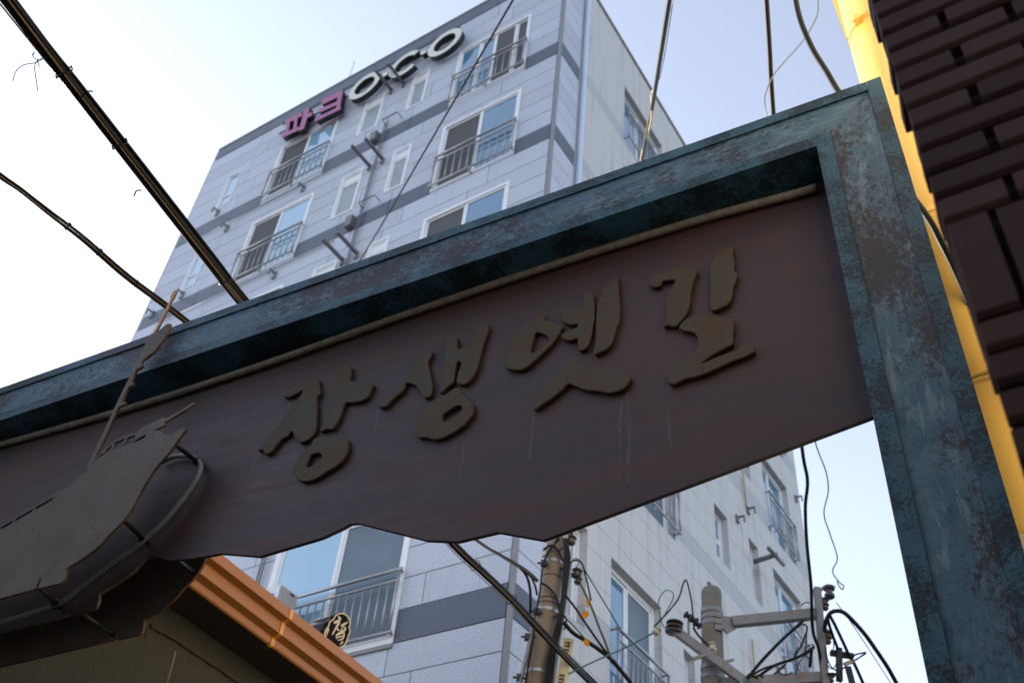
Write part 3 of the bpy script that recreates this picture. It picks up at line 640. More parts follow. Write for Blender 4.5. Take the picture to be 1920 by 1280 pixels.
for j, q in enumerate(([(246,1158),(262,1162),(275,1172),(276,1182),(271,1195)], [(250,1156),(256,1168)], [(330,1220),(322,1250),(314,1278)])):
    pt = [GATE.hit_x(x, y, AW + .004) for x, y in q]
    obj('wall_crack', MB().tube([(AW + .002, p.y, p.z) for p in pt], .004 if j < 2 else .0025, 5).me('wall_crack', True), M['soffit'] if j < 2 else M['sink'], house)
# round roof-end tile with the character for good fortune
AT = -4.27
def tz(x, y): p = GATE.hit_x(480 + x / 5.818, 1020 + y / 5.818, AT); return (p.y, p.z)
def plate_x(name, loops, a0, a1, bevel=.001):     # plate in the y,z plane between x = a0 (front) and a1 (back)
    me = plate(name, loops, 0, a0 - a1, bevel, False)
    for v in me.vertices: v.co = Vector((a0 - v.co.y, v.co.x, v.co.z))
    return fix(me)
out = [(735,980),(748,930),(775,895),(795,840),(840,805),(862,765),(930,738),(990,762),(1012,800),(1032,850),(1020,900),(1030,950),(1008,1010),(990,1065),(950,1125),(860,1150),(790,1100),(748,1030)]
ol = round_loop([tz(*q) for q in out], 3); cy = sum(p[0] for p in ol) / len(ol); cz = sum(p[1] for p in ol) / len(ol)
sh_ = lambda k: [(cy + (y - cy) * k, cz + (z - cz) * k) for y, z in ol]
tile = obj('roof_end_tile', plate_x('roof_end_tile', [ol], AT, AT - .04), M['tile_black'], house)
tile['label'] = 'black round roof-end tile with a cream brush character'
obj('tile_rim', plate_x('tile_rim', [sh_(.97), sh_(.89)], AT + .006, AT - .001, .0005), M['cream'], tile)
obj('tile_barrel', plate_x('tile_barrel', [sh_(.9)], AT - .041, AT - .2, .002), M['tile_blue'], tile)
def brush(pts, w):
    P = [Vector(tz(*q)) for q in pts]; P = [Vector((q.x, q.y)) for q in P]
    P = [Vector((v.x, v.y)) for v in catmull([Vector((q.x, q.y, 0)) for q in P], 4)]
    L, Rr = [], []
    for i, q in enumerate(P):
        d = (P[min(i+1, len(P)-1)] - P[max(i-1, 0)]).normalized(); n_ = Vector((-d.y, d.x)); t = i / (len(P) - 1)
        ww = w * (.55 + .6 * math.sin(math.pi * min(1, t + .15))) / 2; L.append(tuple(q + n_ * ww)); Rr.append(tuple(q - n_ * ww))
    return L + Rr[::-1]
for j, (w, q) in enumerate(((.018, [(893,788),(925,818)]), (.019, [(845,856),(880,842),(905,835),(880,890),(852,940),(825,985)]), (.013, [(872,912),(905,945)]), (.016, [(922,892),(955,872),(992,848)]),
              (.013, [(932,915),(925,950),(962,935),(970,905),(940,908)]), (.015, [(880,1030),(872,995),(915,965),(948,962),(950,1000),(930,1035),(890,1045)]), (.010, [(890,1012),(940,998)]), (.012, [(785,915),(772,950),(765,990)]), (.010, [(940,1060),(910,1095)]))):
    obj('brush_stroke', plate_x('brush_stroke', [brush(q, w)], AT + .005 + .0006 * j, AT - .001, .0004), M['cream'], tile)

# ================================================================== brick building corner on the right
bb = thing('brick_building', 'dark brown glazed brick building corner beside the yellow pole', 'building', BRK.o, BRK.yaw)
CH, BH, JN = .06, .0485, .009
ZS0, ZS1 = 2.618, 2.823
obj('wall', MB().box(.04, 6, .03, 7, 0, 9).me('wall'), M['mortar'], bb)
obj('bounce_side_wall', MB().box(.024, .0395, .13, 7, 0, 9).me('bounce_side_wall'), M['cream_wall'], bb)  # unseen cream face added to bounce warm sunlight across the alley
def brick_me(name, l, h, d=.1, splay=0.0, b=.0022):
    c = .008                                     # worn chamfer along the lower front edge
    v = [(0, 0, c), (l, 0, c), (l, c, 0), (l, d, 0), (-splay, d, 0), (-splay * c / d, c, 0), (0, 0, h), (l, 0, h), (l, d, h), (-splay, d, h)]
    me = fix(mesh(name, v, [(0,1,7,6), (0,5,2,1), (5,4,3,2), (6,7,8,9), (1,2,3,8,7), (0,6,9,4,5), (3,4,9,8)]))
    bm = bmesh.new(); bm.from_mesh(me); bmesh.ops.bevel(bm, geom=bm.edges[:], offset=b, segments=2, affect='EDGES', profile=.6); bm.to_mesh(me); bm.free()
    me.materials.append(M['brick']); return me
full = brick_me('brick', .2 - JN + .004, BH); half = brick_me('brick', .1 - JN + .004, BH); tall = brick_me('brick', .058, ZS1 - ZS0 - .012)
cfull = [brick_me('brick', .2 - JN + .004, BH, .1, .006 + .006 * i) for i in range(3)]; chalf = [brick_me('brick', .1 - JN + .004, BH, .1, .004 + .007 * i) for i in range(3)]
ctall = brick_me('brick', .058, ZS1 - ZS0 - .012, .1, .012)
def jit(s): return random.uniform(-s, s)
def course(z, par):
    x = .0; i = 0
    while x < 1.0:
        hf = (i == 0 and par == 0); l = .1 if hf else .2
        me = (random.choice(chalf if hf else cfull)) if i == 0 else full
        if i == 0: o_ = obj('brick', me, None, bb, (jit(.0015), jit(.002), z + jit(.001)), (0, 0, jit(.006)))
        else: o_ = obj('brick', me, None, bb, (x + JN / 2 + jit(.0015), jit(.002), z + jit(.001)), (0, 0, jit(.004)))
        x += l + .005 * (i == 0); i += 1
for r in range(15): course(ZS1 + r * CH, r % 2)
for r in range(12): course(ZS0 - CH - r * CH, r % 2)
for i in range(15):
    obj('brick', ctall if i == 0 else tall, None, bb, (i * .069 + .002, jit(.002), ZS0 + .0), (0, 0, jit(.004)))
obj('upper_wall', MB().box(0, 6, -.002, .02, ZS1 + 15 * CH + .005, 9).me('upper_wall'), M['brick'], bb)
obj('lower_wall', MB().box(0, 6, -.002, .02, 0, ZS0 - 12 * CH - .012).me('lower_wall'), M['brick'], bb)
obj('far_wall', MB().box(1.12, 6, -.001, .021, ZS0 - 12 * CH - .008, ZS1 + 15 * CH).me('far_wall'), M['brick'], bb)

# ================================================================== yellow pole behind the gate post
e1 = GATE.hit_y(1590.6, 75, .8); PR = .15
yc = (e1.x + PR * .995, .8)
yp = thing('yellow_pole', 'bright yellow wrapped pole tied with rope behind the teal gate post', 'pole', GATE.world((yc[0], yc[1], 0)), GATE.yaw)
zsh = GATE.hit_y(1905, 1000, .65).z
obj('shaded_pole_foot', MB().tube([(0, 0, 0), (0, 0, zsh)], PR + .004, 32).me('shaded_pole_foot', True), M['olive'], yp)  # shadow over the lower pole, painted as a darker olive cylinder
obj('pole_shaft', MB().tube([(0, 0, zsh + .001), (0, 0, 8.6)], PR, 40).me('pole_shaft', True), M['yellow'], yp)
def ring_part(name, z, h, r, mat, n=40): return obj(name, smooth_angle(MB().lathe((0, 0, z), (0, 0, 1), [(0, r - .004), (.001, r), (h - .001, r), (h, r - .004)], n).me(name)), mat, yp)
zr = GATE.hit_y(1740, 398, .65).z; ring_part('joint_ring', zr, .035, PR + .008, M['yellow'])
zc = GATE.hit_y(1612, 52, .7).z; ring_part('clamp_band', zc, .02, PR + .005, M['yellow'])
pc = GATE.hit_y(1612, 48, .66)
obj('clamp_bolt', MB().box(pc.x - yc[0] - .02, pc.x - yc[0] + .012, pc.y - yc[1] - .03, pc.y - yc[1] + .03, zc - .015, zc + .035).tube([(pc.x - yc[0] - .03, -.14, zc + .01), (pc.x - yc[0] + .06, -.17, zc + .012)], .007, 8).me('clamp_bolt'), M['yellow'], yp)
zp = GATE.hit_y(1838, 712, .65).z
for s in (0, 1):
    n = 30; pts = [((PR + .009) * math.cos(a), (PR + .009) * math.sin(a), zp - .004 + s * .022 * math.cos(a - R(300)) + .012 * s) for a in [2 * math.pi * i / n for i in range(n + 1)]]
    obj('rope', MB().tube(pts, [.0075 + .0016 * (i % 2) for i in range(n + 1)], 6).me('rope', True), M['rope'], yp)
g = [GATE.hit_y(x, y, .95) for x, y in ((1545, -45), (1590, -40), (1600, 60), (1588, 78))]
obj('gusset', plate('gusset', [[(p.x - yc[0], p.z) for p in g]], .13, .15, .001, False), M['yellow'], yp)

# ================================================================== utility poles
def hitY(px, py, Y): d = ray(px, py); return CAM + d * (Y / d.y)
def rel(mb, base): mb.v = [v - base for v in mb.v]; return mb
YA, YBp = 9.6, 9.69
class Pole:
    def __init__(s, name, label, p1, p2, Y, z_top, r1, r2, mat):
        s.Y = Y; a = hitY(*p1, Y); b = hitY(*p2, Y); d = (a - b) / (a.z - b.z); s.d = d; s.a = a
        s.base = a - d * a.z; s.base.z = 0; s.r = lambda z: r1 + (r2 - r1) * (a.z - z) / (a.z - b.z)
        s.root = thing(name, label, 'utility pole', s.base); top = a + d * (z_top - a.z); s.top = top
        pr = [(0, min(s.r(0), .2)), (b.z, r2), (a.z, r1), (z_top - .03, s.r(z_top)), (z_top, s.r(z_top) * .7)]
        s.part('shaft', smooth_angle(rel(MB().tube([s.at(z) for z, _ in pr], [q for _, q in pr], 28), s.base).me('shaft')), mat)
    def at(s, z): return s.a + s.d * (z - s.a.z)
    def zpix(s, px, py): return hitY(px, py, s.Y).z
    def part(s, name, me, mat, parent=None): return obj(name, me, mat, parent or s.root)
    def band(s, z, h, mat, name='band', grow=.006):
        r = s.r(z) + grow; c = s.at(z)
        return s.part(name, smooth_angle(rel(MB().tube([s.at(z), s.at(z + .001), s.at(z + h - .001), s.at(z + h)], [r - .004, r, r, r - .004], 28), s.base).me(name)), mat)
    def tube(s, name, px, r, mat, Y=None, n=8):
        pts = catmull([hitY(x, y, (Y or s.Y) + (q[0] if q else 0)) for x, y, *q in px], 5)
        return s.part(name, rel(MB().tube(pts, r, n), s.base).me(name, True), mat)
    def blob(s, name, px, py, size, mat, Y=None, axis=(0, 0, 1)):
        c = hitY(px, py, Y or s.Y); return s.part(name, smooth_angle(rel(MB().lathe(c - Vector(axis).normalized() * size, axis, [(0, size*.35), (size*.2, size*.8), (size*.6, size*.95), (size*.9, size*.5), (size*1.2, size*.55), (size*1.5, size*.95), (size*1.8, size*.7), (size*2, size*.2)], 14), s.base).me(name)), mat)
A = Pole('utility_pole', 'rust-stained concrete utility pole with steel straps and orange cable tags', (1047, 1000), (1006, 1280), YA, hitY(1047, 1000, YA).z + .5, .107, .125, M['concrete'])
for py in (1060, 1152, 1270): A.band(A.zpix(1030, py), .034, M['steel'], 'strap')
for py in (1086, 1129, 1138): A.band(A.zpix(1030, py), .012, M['black'], 'tie', .005)
for x, y in ((1020, 1056), (1062, 1066), (1007, 1146), (1050, 1156), (990, 1194), (975, 1270)):
    c = hitY(x, y, YA - .12); A.part('strap_bolt', rel(MB().box(c.x - .035, c.x + .03, c.y - .03, c.y + .03, c.z - .03, c.z + .03).tube([c + Vector((-.07, 0, 0)), c + Vector((.05, 0, 0))], .012, 8), A.base).me('strap_bolt'), M['black'])
A.tube('conduit', [(1001, 1160), (996, 1190), (985, 1240), (972, 1290)], .022, M['galv'], YA - .13)
A.tube('conduit', [(1068, 1058), (1062, 1110), (1053, 1170), (1046, 1210), (1036, 1290)], .02, M['galv'], YA - .14)
for k in range(4): A.tube('riser_cable', [(1060 - k, 1010), (1068 - 3*k, 1045), (1058 - 2*k, 1130), (1050 - 3*k, 1180), (1040 - 4*k, 1230), (1034 - 5*k, 1290)], .012, M['cable'], YA - .16 - .012 * k)
A.tube('riser_cable', [(1002, 1175), (999, 1200), (992, 1240), (984, 1290)], .012, M['cable'], YA - .15)
A.tube('riser_cable', [(1005, 1150), (1012, 1110), (1018, 1060), (1030, 1030), (1050, 1010)], .01, M['cable'], YA - .15)
A.tube('loop_cable', [(1020, 1030), (1032, 1022), (1045, 1030), (1055, 1050), (1066, 1062)], .014, M['cable'], YA - .16)
A.tube('loop_cable', [(1015, 1092), (1030, 1102), (1042, 1118), (1050, 1146)], .012, M['cable'], YA - .16)
A.tube('jumper', [(1066, 1060), (1076, 1050), (1090, 1054), (1097, 1075), (1103, 1100), (1108, 1125)], .01, M['cable'], YA - .05)
for x, y, s_ in ((1071, 1012, .06), (1052, 1003, .05), (1066, 1002, .05), (1081, 1074, .06), (1084, 1088, .045)): A.blob('insulator', x, y, s_, M['porcelain'], YA - .06, (.2, 0, 1))
for x, y in ((1060, 1006), (1021, 1028), (1020, 1040)): A.blob('clamp', x, y, .03, M['porcelain_w'], YA - .12, (1, 0, .3))
pl = [hitY(x, y, YA - .05) for x, y in ((1057, 1194), (1076, 1197), (1060, 1300), (1040, 1300))]
plm = MB().add([q - A.base for q in pl] + [q - A.base + Vector((0, .03, 0)) for q in pl], [(0,1,2,3),(7,6,5,4),(0,4,5,1),(1,5,6,2),(2,6,7,3),(3,7,4,0)])
plo = A.part('cable_rack', plm.me('cable_rack'), M['sink'])
for i, y in enumerate((1204, 1210, 1217, 1265, 1272, 1279)):
    c = hitY(1066 - (y - 1200) * .17, y, YA - .06); obj('rack_slot', rel(MB().box(c.x - .03, c.x + .02, c.y - .004, c.y, c.z - .007, c.z + .007).box(c.x + .005, c.x + .017, c.y - .004, c.y, c.z - .022, c.z - .008), A.base).me('rack_slot'), M['black'], plo)
B = Pole('utility_pole', 'short grey concrete utility pole top with a bolted steel crossarm', (1334, 1112), (1337, 1280), YBp, hitY(1334, 1103, YBp).z, .105, .118, M['concrete_b'])
bz = lambda y: B.zpix(1335, y)
B.part('cap', smooth_angle(rel(MB().lathe(B.at(bz(1112)), B.d, [(-.05, .108), (0, .108), (.05, .09), (.07, .05), (.075, .01)], 24).tube([B.at(bz(1104)), B.at(bz(1098)) + Vector((-.012, 0, 0)), B.at(bz(1092)) + Vector((-.035, 0, 0))], [.03, .026, .02], 8), B.base).me('cap')), M['concrete_b'])
for py in (1152, 1164, 1176, 1258, 1276): B.band(bz(py), .05, M['galv'], 'strap', .008)
BY = YBp - .12
def bbar(name, p, q, w, h, mat, Y0=BY, Y1=None):
    a = hitY(*p, Y0); b = hitY(*q, Y1 or Y0); return B.part(name, rel(MB().bar(a, b, w, h), B.base).me(name), mat)
arm = bbar('crossarm', (1372, 1166), (1534, 1150), .09, .10, M['galv'])
for x, y in ((1344, 1152), (1344, 1164), (1345, 1176)):
    c = hitY(x, y, BY); B.part('bolt_plate', rel(MB().box(c.x - .025, c.x + .045, c.y - .02, c.y + .03, c.z - .03, c.z + .03), B.base).me('bolt_plate'), M['galv'])
pts = [hitY(x, y, BY + .005) for x, y in ((1346, 1152), (1375, 1156), (1382, 1176), (1364, 1186), (1348, 1170))]
B.part('gusset', rel(MB().add(pts + [q + Vector((0, .03, 0)) for q in pts], [(4,3,2,1,0),(5,6,7,8,9)] + [(i, (i+1) % 5, (i+1) % 5 + 5, i + 5) for i in range(5)]), B.base).me('gusset'), M['galv'])
bbar('crossarm', (1352, 1282), (1540, 1270), .09, .10, M['galv'])
bbar('upright_tube', (1532, 1102), (1549, 1300), .068, .068, M['galv'], BY - .06)
bbar('crossarm', (1258, 1176), (1392, 1274), .075, .085, M['galv'], BY - .06, BY - .2)
for x, y in ((1265, 1168), (1263, 1184), (1264, 1176)): B.part('spool_insulator', smooth_angle(rel(MB().lathe(hitY(x, y, BY - .08) - Vector((0, 0, .012)), (.1, 0, 1), [(0, .05), (.006, .088), (.018, .088), (.024, .05)], 18), B.base).me('spool_insulator')), M['porcelain'])
B.blob('strain_insulator', 1231, 1182, .045, M['porcelain_w'], BY - .1, (.5, 0, 1))
for x, y, s_ in ((1290, 1154, .045), (1300, 1162, .055), (1308, 1170, .045)): B.blob('junction', x, y, s_, M['black'], BY - .12, (1, 0, -.6))
bbar('bolt_rod', (1291, 1164), (1292, 1206), .022, .022, M['galv'], BY - .12); bbar('bolt_rod', (1300, 1234), (1342, 1222), .03, .03, M['galv'], BY - .16); bbar('bolt_rod', (1350, 1242), (1376, 1236), .022, .022, M['galv'], BY - .16)
B.blob('arm_clamp', 1335, 1212, .05, M['porcelain_w'], BY - .14, (0, 0, 1))
B.part('hood_insulator', smooth_angle(rel(MB().lathe(hitY(1556, 1122, BY), (0.05, 0, 1), [(0, .03), (.02, .055), (.05, .055), (.06, .035), (.1, .035), (.11, .06), (.135, .07), (.15, .05), (.17, .02)], 18), B.base).me('hood_insulator')), M['porcelain'])
B.tube('hook', [(1540, 1106), (1546, 1099), (1556, 1098), (1560, 1104)], .014, M['galv'], BY)
for x, y, s_ in ((1545, 1128, .05), (1547, 1136, .045), (1552, 1190, .05), (1551, 1198, .05), (1556, 1270, .05)): B.blob('insulator', x, y, s_, M['porcelain'] if y < 1150 else M['olive'], BY - .02, (.3, 0, 1))
bbar('splice_closure', (1557, 1223), (1600, 1230), .06, .045, M['black']); bbar('splice_closure', (1573, 1215), (1574, 1276), .055, .055, M['black'], BY - .05); bbar('splice_closure', (1590, 1250), (1602, 1295), .05, .05, M['black'])
bbar('clamp_sleeve', (1583, 1245), (1598, 1239), .035, .035, M['beige'])

for L, r_ in (([(862,880),(880,1010),(930,1110),(1000,1150)], .008), ([(870,1060),(915,1120),(960,1100),(985,1040)], .006), ([(600,430),(640,400),(700,410),(720,440)], .006), ([(880,690),(930,760),(950,850),(940,940)], .006), ([(640,970),(560,1080),(540,1180)], .006), ([(560,880),(520,1000),(560,1130)], .005),
             ([(640,900),(700,860),(740,870)], .006), ([(400,1080),(350,1150),(420,1190),(500,1160)], .007), ([(1010,1240),(1040,1130),(1100,1100)], .008), ([(880,1180),(960,1180),(1010,1230)], .014), ([(0,1215),(40,1180),(90,1215),(140,1190),(180,1220)], .012), ([(10,1230),(60,1200),(120,1225)], .014)):
    B.tube('jumper', [(1400 + x / 5.818, 1060 + y / 5.818) for x, y in L], r_, M['cable'], BY - .12)
for L, r_ in (([(1052,1000),(1040,1018),(1046,1032),(1060,1022)], .007), ([(1070,1056),(1078,1046),(1086,1050),(1080,1064)], .005), ([(1092,1068),(1086,1086),(1092,1100)], .006), ([(1006,1150),(1000,1170),(1004,1196)], .006), ([(1014,1090),(1022,1050),(1048,1008)], .006), ([(1053,1150),(1062,1160),(1058,1180)], .008)):
    A.tube('jumper', L, r_, M['cable'], YA - .17)

# ================================================================== cables and wires
def cable(name, label, pts, r, mat, group=None, cat='cable', k=6, n=8):
    q = catmull([depth(x, y, t) for x, y, t in pts], k); base = q[len(q) // 2].copy()
    o_ = obj(name, rel(MB().tube(q, r, n), base).me(name, True), mat, None, base); tag(o_, label, cat, group); return o_
def inv(t0, t1, f): return 1 / (1 / t0 + (1 / t1 - 1 / t0) * f)
def bundle(name, label, centre, offs, ties):
    pts = catmull([depth(*c) for c in centre], 6); base = pts[len(pts) // 2].copy(); root = thing(name, label, 'cable bundle', base)
    side = [];
    for i, p in enumerate(pts):
        d = (pts[min(i+1, len(pts)-1)] - pts[max(i-1, 0)]).normalized(); v = (p - CAM).normalized(); s_ = d.cross(v).normalized(); side.append((s_, s_.cross(d).normalized()))
    for j, (ox, oy, r, mat, ph) in enumerate(offs):
        L = []
        for i, p in enumerate(pts):
            f = i / len(pts); w = .9 + .15 * math.sin(f * 9 + ph); L.append(p + side[i][0] * (ox * w + .004 * math.sin(f * 11 + ph * 2)) + side[i][1] * oy - base)
        obj('cable', MB().tube(L, r, 8).me('cable', True), mat, root)
    for f, rr in ties:
        i = int(f * (len(pts) - 1)); d = (pts[i+1] - pts[i]).normalized(); s_, u_ = side[i]; n_ = 16
        obj('cable_tie', MB().tube([pts[i] - base + (s_ * math.cos(2*math.pi*k/n_) * rr + u_ * math.sin(2*math.pi*k/n_) * rr * .8) + d * .01 * math.sin(k) for k in range(n_ + 1)], .004, 5).me('cable_tie', True), M['cable'], root)
    return root, pts
CY = [(-62, -100), (15, 0), (92, 100), (155, 181), (294, 360), (403, 500), (454, 565), (640, 788), (846, 1016), (906, 1073), (959, 1123), (1004, 1171), (1052, 1221.6), (1106, 1275), (1180, 1345)]
ctr = [(x, y, 1 / (.218 - .123 * y / 1280)) for x, y in CY]
bn_root, bpts = bundle('cable_bundle', 'thick lashed black cable bundle crossing behind the teal beam', ctr,
    [(-.026, 0, .010, M['cable'], 0), (-.010, .010, .009, M['cable'], 1), (.0, -.010, .009, M['cable'], 2.2), (.006, .014, .009, M['cable'], 3), (.016, .0, .009, M['cable'], 4.1), (.030, .004, .008, M['cable'], 5), (-.004, -.02, .0045, M['cable_glint'], .8), (-.036, .0, .004, M['cable_glint'], 2), (.03, .01, .006, M['cable'], 1.5)],
    [(.19, .045), (.25, .043), (.40, .04), (.62, .05), (.72, .05)])
c0 = depth(75, 115, 4.8) - bn_root.location
for q in ([(87, 108), (70, 112), (62, 105), (65, 98), (60, 104)], [(85, 108), (66, 118), (45, 122), (30, 134), (24, 153)], [(72, 112), (65, 124), (67, 145), (71, 172)], [(70, 113), (74, 126)]):
    obj('loose_wire', MB().tube(catmull([depth(x, y, 4.78) - bn_root.location for x, y in q], 5), .0022, 5).me('loose_wire', True), M['cable'], bn_root)
for q, t in (([(150, 185), (165, 172), (174, 172)], 4.95), ([(265, 357), (256, 358), (251, 368)], 5.4)):
    obj('loose_wire', MB().tube(catmull([depth(x, y, t) - bn_root.location for x, y in q], 5), .004, 5).me('loose_wire', True), M['cable'], bn_root)
sm = [(-70, 275), (0, 330), (40, 357), (95, 400), (160, 450), (240, 520), (345, 600), (620, 815), (890, 1010), (935, 1038), (985, 1068), (1008, 1088)]
bundle('cable_bundle', 'thinner twisted cable bundle reaching the rust-stained utility pole', [(x, y, 1 / (.2 - (.2 - 1 / 10.45) * x / 1008)) for x, y in sm],
    [(-.009, 0, .0085, M['cable'], 0), (.006, .006, .008, M['cable'], 2), (.012, -.004, .006, M['cable'], 4), (-.002, -.01, .004, M['cable_glint'], 1)], [(.32, .02), (.4, .02), (.47, .02)])
for i, q in enumerate(([(965, 1055), (985, 1075), (994, 1105), (994, 1150)], [(975, 1062), (995, 1080), (1004, 1100), (1007, 1115)], [(985, 1070), (1000, 1088), (1007, 1110)])):
    cable('drop_wire', ('longest', 'middle', 'shortest')[i] + ' black wire dropping from the thinner bundle beside the rust-stained pole', [(x, y, 10.25) for x, y in q], .014 - .003 * i, M['cable'], 'wires dropping to the pole', 'wire')
WF = APT.hit_y(600, 600, 0); tF = (APT.world(WF) - CAM).dot(VW)
cable('overhead_wire', 'thin dark wire slanting across the granite facade', [(1002, -70, 9), (962, 0, 9.6), (820, 243, 12), (680, 480, 15.5), (600, 600, tF - .05)], .011, M['wire'], None, 'wire', 4)
q = APT.hit_x(1192, 380, 0); tS = (APT.world(q) - CAM).dot(VW)
cable('overhead_cable', 'dark cable descending past the side wall window to the beam', [(1268, -70, 6.6), (1255, 0, 7), (1240, 95, 7.8), (1222, 205, 9.4), (1205, 295, 12), (1192, 380, tS - .03)], .019, M['cable'], None, 'cable')
cable('overhead_wire', 'beige wire twisted around the dark cable near the side window', [(1231, 160, 8.6), (1224, 172, 9), (1222, 185, 9.1), (1221, 225, 9.7), (1212, 262, 10.6), (1203, 290, 11.8), (1199, 320, 12.6)], .011, M['beige'], None, 'wire')
cable('overhead_wire', 'hair-thin pale wire alongside the dark descending cable', [(1266, -30, 7), (1258, 30, 7.2), (1245, 110, 8), (1236, 150, 8.5)], .0035, M['cable_grey'], None, 'wire')
cable('service_cable', 'long black cable running from above the beam down the steel upright', [(1433, -60, 6.5), (1437, 0, 6.7), (1443, 95, 7), (1450, 212, 7.4), (1478, 560, 8.6), (1503, 832, 9.7), (1514, 900, 9.9), (1510, 950, 10), (1513, 1020, 10.1), (1521, 1100, 10.2), (1524, 1180, 10.25), (1536, 1220, 10.3), (1543, 1290, 10.3)], [.017] * 73, M['cable'], None, 'cable')
cable('overhead_cable', 'wavy thick black cable passing behind the gate corner to the brick wall', [(1485, -50, 5.4), (1492, 0, 5.3), (1503, 45, 5.2), (1525, 95, 5.1), (1550, 135, 5.0), (1572, 172, 4.9), (1650, 290, 4.5), (1735, 402, 4.15), (1765, 455, 4.05), (1795, 515, 4.0), (1850, 640, 3.95)], .0145, M['cable'], None, 'cable')
cable('overhead_wire', 'thin blue-grey wire curling against the sky above the beam', [(1530, -40, 6.5), (1534, 10, 6.5), (1530, 35, 6.5), (1505, 78, 6.5), (1455, 135, 6.5), (1437, 172, 6.5), (1434, 195, 6.5), (1440, 225, 6.5)], .0045, M['cable_grey'], None, 'wire')
cable('overhead_wire', 'thin wavy wire hanging in the sky beside the gate post', [(1520, 780, 9.5), (1528, 825, 9.6), (1535, 848, 9.7), (1549, 885, 9.8), (1553, 920, 9.9), (1545, 962, 10), (1556, 1000, 10), (1570, 1045, 10), (1561, 1070, 10), (1573, 1090, 10), (1582, 1098, 10), (1579, 1104, 10), (1572, 1096, 10), (1570, 1088, 10)], .0065, M['cable_grey'], None, 'wire')
z6 = lambda L, t=10.4: [(1400 + x / 5.818, 1060 + y / 5.818, t) for x, y in L]
cable('jumper_cable', 'thick black cable arching out from the steel upright', z6([(850,720),(860,620),(900,530),(960,495),(1050,505),(1150,590),(1300,760),(1420,930),(1540,1110),(1640,1290),(1720,1450)]), .022, M['cable'], None, 'cable')
cable('jumper_cable', 'black cable dropping steeply beside the splice closures', z6([(905,540),(960,640),(1060,850),(1110,960),(1180,1080),(1270,1280),(1330,1420)]), .018, M['cable'], None, 'cable')
cable('jumper_cable', 'black cable falling from the arch onto the upright splice closure', z6([(880,560),(905,660),(950,790),(985,880),(1000,960)]), .016, M['cable'], None, 'cable')
cable('jumper_wire', 'pale thin wire running straight below the arching cable', z6([(975,400),(1040,480),(1100,560),(1320,890),(1560,1260),(1640,1390)]), .005, M['cable_grey'], None, 'wire')
cable('jumper_wire', 'pointed black wire loop beside the beige clamp sleeve', z6([(1100,1075),(1180,1030),(1300,950),(1240,955),(1170,975)]), .009, M['cable'], None, 'wire')
for i, L in enumerate(([(625,590),(480,720),(320,870),(150,1050),(30,1200)], [(600,640),(470,745),(330,880),(170,1050),(50,1190)], [(740,880),(650,950),(500,1020),(300,1090),(110,1220)], [(720,905),(600,975),(420,1050),(200,1115),(60,1190)], [(610,632),(660,680),(605,850),(540,960),(520,990)], [(655,690),(650,850),(640,960),(690,1020)], [(430,1070),(330,1160),(250,1210)])):
    cable('tangled_wire', ('thick black wire stretched diagonally from the upper crossarm to the lower arm', 'thin black wire running just below the thick diagonal wire', 'thick sagging black wire between the lower arm and the steel upright',
        'thinner black wire twined along the thick sagging one', 'black wire looping down from the tip of the upper crossarm', 'thin black wire hanging straight beside the looping wire', 'short black wire curling just above the lower crossarm')[i], z6(L, 10.45 + .03 * i), (.015, .006, .016, .012, .01, .007, .01)[i], M['cable'], 'wires tangled between the crossarms', 'wire')
cable('cable_end', 'short cut cable end hanging beside the steel upright', z6([(712,900),(700,1000),(690,1105)]), .017, M['cable'], None, 'cable')
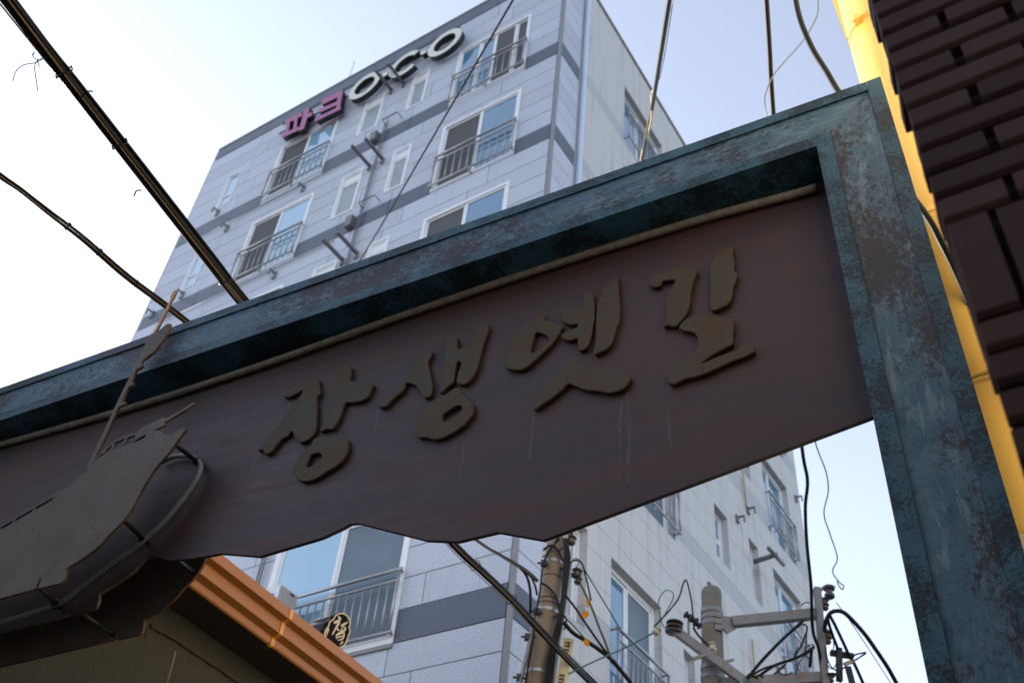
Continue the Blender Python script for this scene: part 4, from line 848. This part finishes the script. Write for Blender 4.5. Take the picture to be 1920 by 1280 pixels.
# wires between the poles
z4 = lambda L, t=10.3: [(800 + x / 3.764, 940 + y / 3.764, t) for x, y in L]
cable('pole_cable', 'heavy black cable sagging away from the rust-stained pole', z4([(965,850),(1040,930),(1140,990),(1290,1100),(1370,1190),(1450,1290),(1540,1420)], 10.2), .021, M['cable'], None, 'cable')
cable('pole_cable', 'black cable running past the oval orange tag', z4([(975,655),(1050,750),(1110,840),(1200,970),(1285,1085)], 10.2), .012, M['cable'], None, 'cable')
cable('pole_cable', 'tan cable dropping from the insulators past the upper orange tag', z4([(1085,580),(1130,670),(1170,760),(1215,880),(1260,990),(1300,1105)], 10.15), .012, M['tan'], None, 'cable')
cable('pole_wire', 'thin black wire parallel to the heavy sagging cable', z4([(970,810),(1060,900),(1160,1010),(1280,1095)], 10.25), .007, M['cable'], None, 'wire')
cable('pole_wire', 'thin dark wire crossing in front of the large side window', z4([(1110,470),(1180,590),(1290,770),(1390,940)], 10.1), .006, M['cable'], None, 'wire')
cable('teal_wire', 'teal wire strung from the rust-stained pole to the strain insulator', z4([(1000,1215),(1100,1165),(1240,1100),(1400,1030),(1600,925)], 10.1), .009, M['teal_wire'], None, 'wire')
zb_ = lambda L, t=10.2: [(1220 + x / 6.4, 1080 + y / 6.4, t) for x, y in L]
cable('loop_wire', 'thin green wire looping above the spool insulator', zb_([(190,640),(130,540),(90,330),(130,220),(190,165),(260,190),(270,260),(200,400),(140,500),(60,590)]), .006, M['teal_wire'], None, 'wire')
cable('loop_wire', 'dark wire looping high above the black junction', zb_([(40,600),(130,510),(240,390),(340,250),(390,90),(425,45),(460,150),(490,300),(505,450)]), .008, M['cable'], None, 'wire')
cable('loop_wire', 'short dark wire hanging below the black junction', zb_([(510,610),(560,690),(620,760),(695,825)], 10.1), .011, M['cable'], None, 'wire')
def tagplate(name, label, pts):
    q = [depth(x, y, 10.0) for x, y in pts]; c = sum(q, Vector()) / len(q); v = (c - CAM).normalized() * .006; n = len(q)
    me = fix(mesh(name, [p - c for p in q] + [p - c + v for p in q], [tuple(range(n)), tuple(reversed(range(n, 2*n)))] + [(i, (i+1) % n, (i+1) % n + n, i + n) for i in range(n)]))
    return tag(obj(name, me, M['orange'], None, c), label, 'tag')
tagplate('cable_tag', 'oval orange tag on the black cable', [(1097.5 + 6.4 * math.cos(a) + 1.5 * math.sin(a), 1151 + 6.8 * math.sin(a) - 3 * math.cos(a)) for a in [2 * math.pi * i / 16 for i in range(16)]])
tagplate('cable_tag', 'narrow orange tag on the tan cable', [(1098, 1124), (1102, 1122), (1105, 1136), (1100, 1138)])
tagplate('cable_tag', 'crumpled orange tag on the heavy sagging cable', [(1094, 1200), (1098, 1196), (1100, 1199), (1104, 1196), (1105, 1205), (1103, 1213), (1095, 1207)])
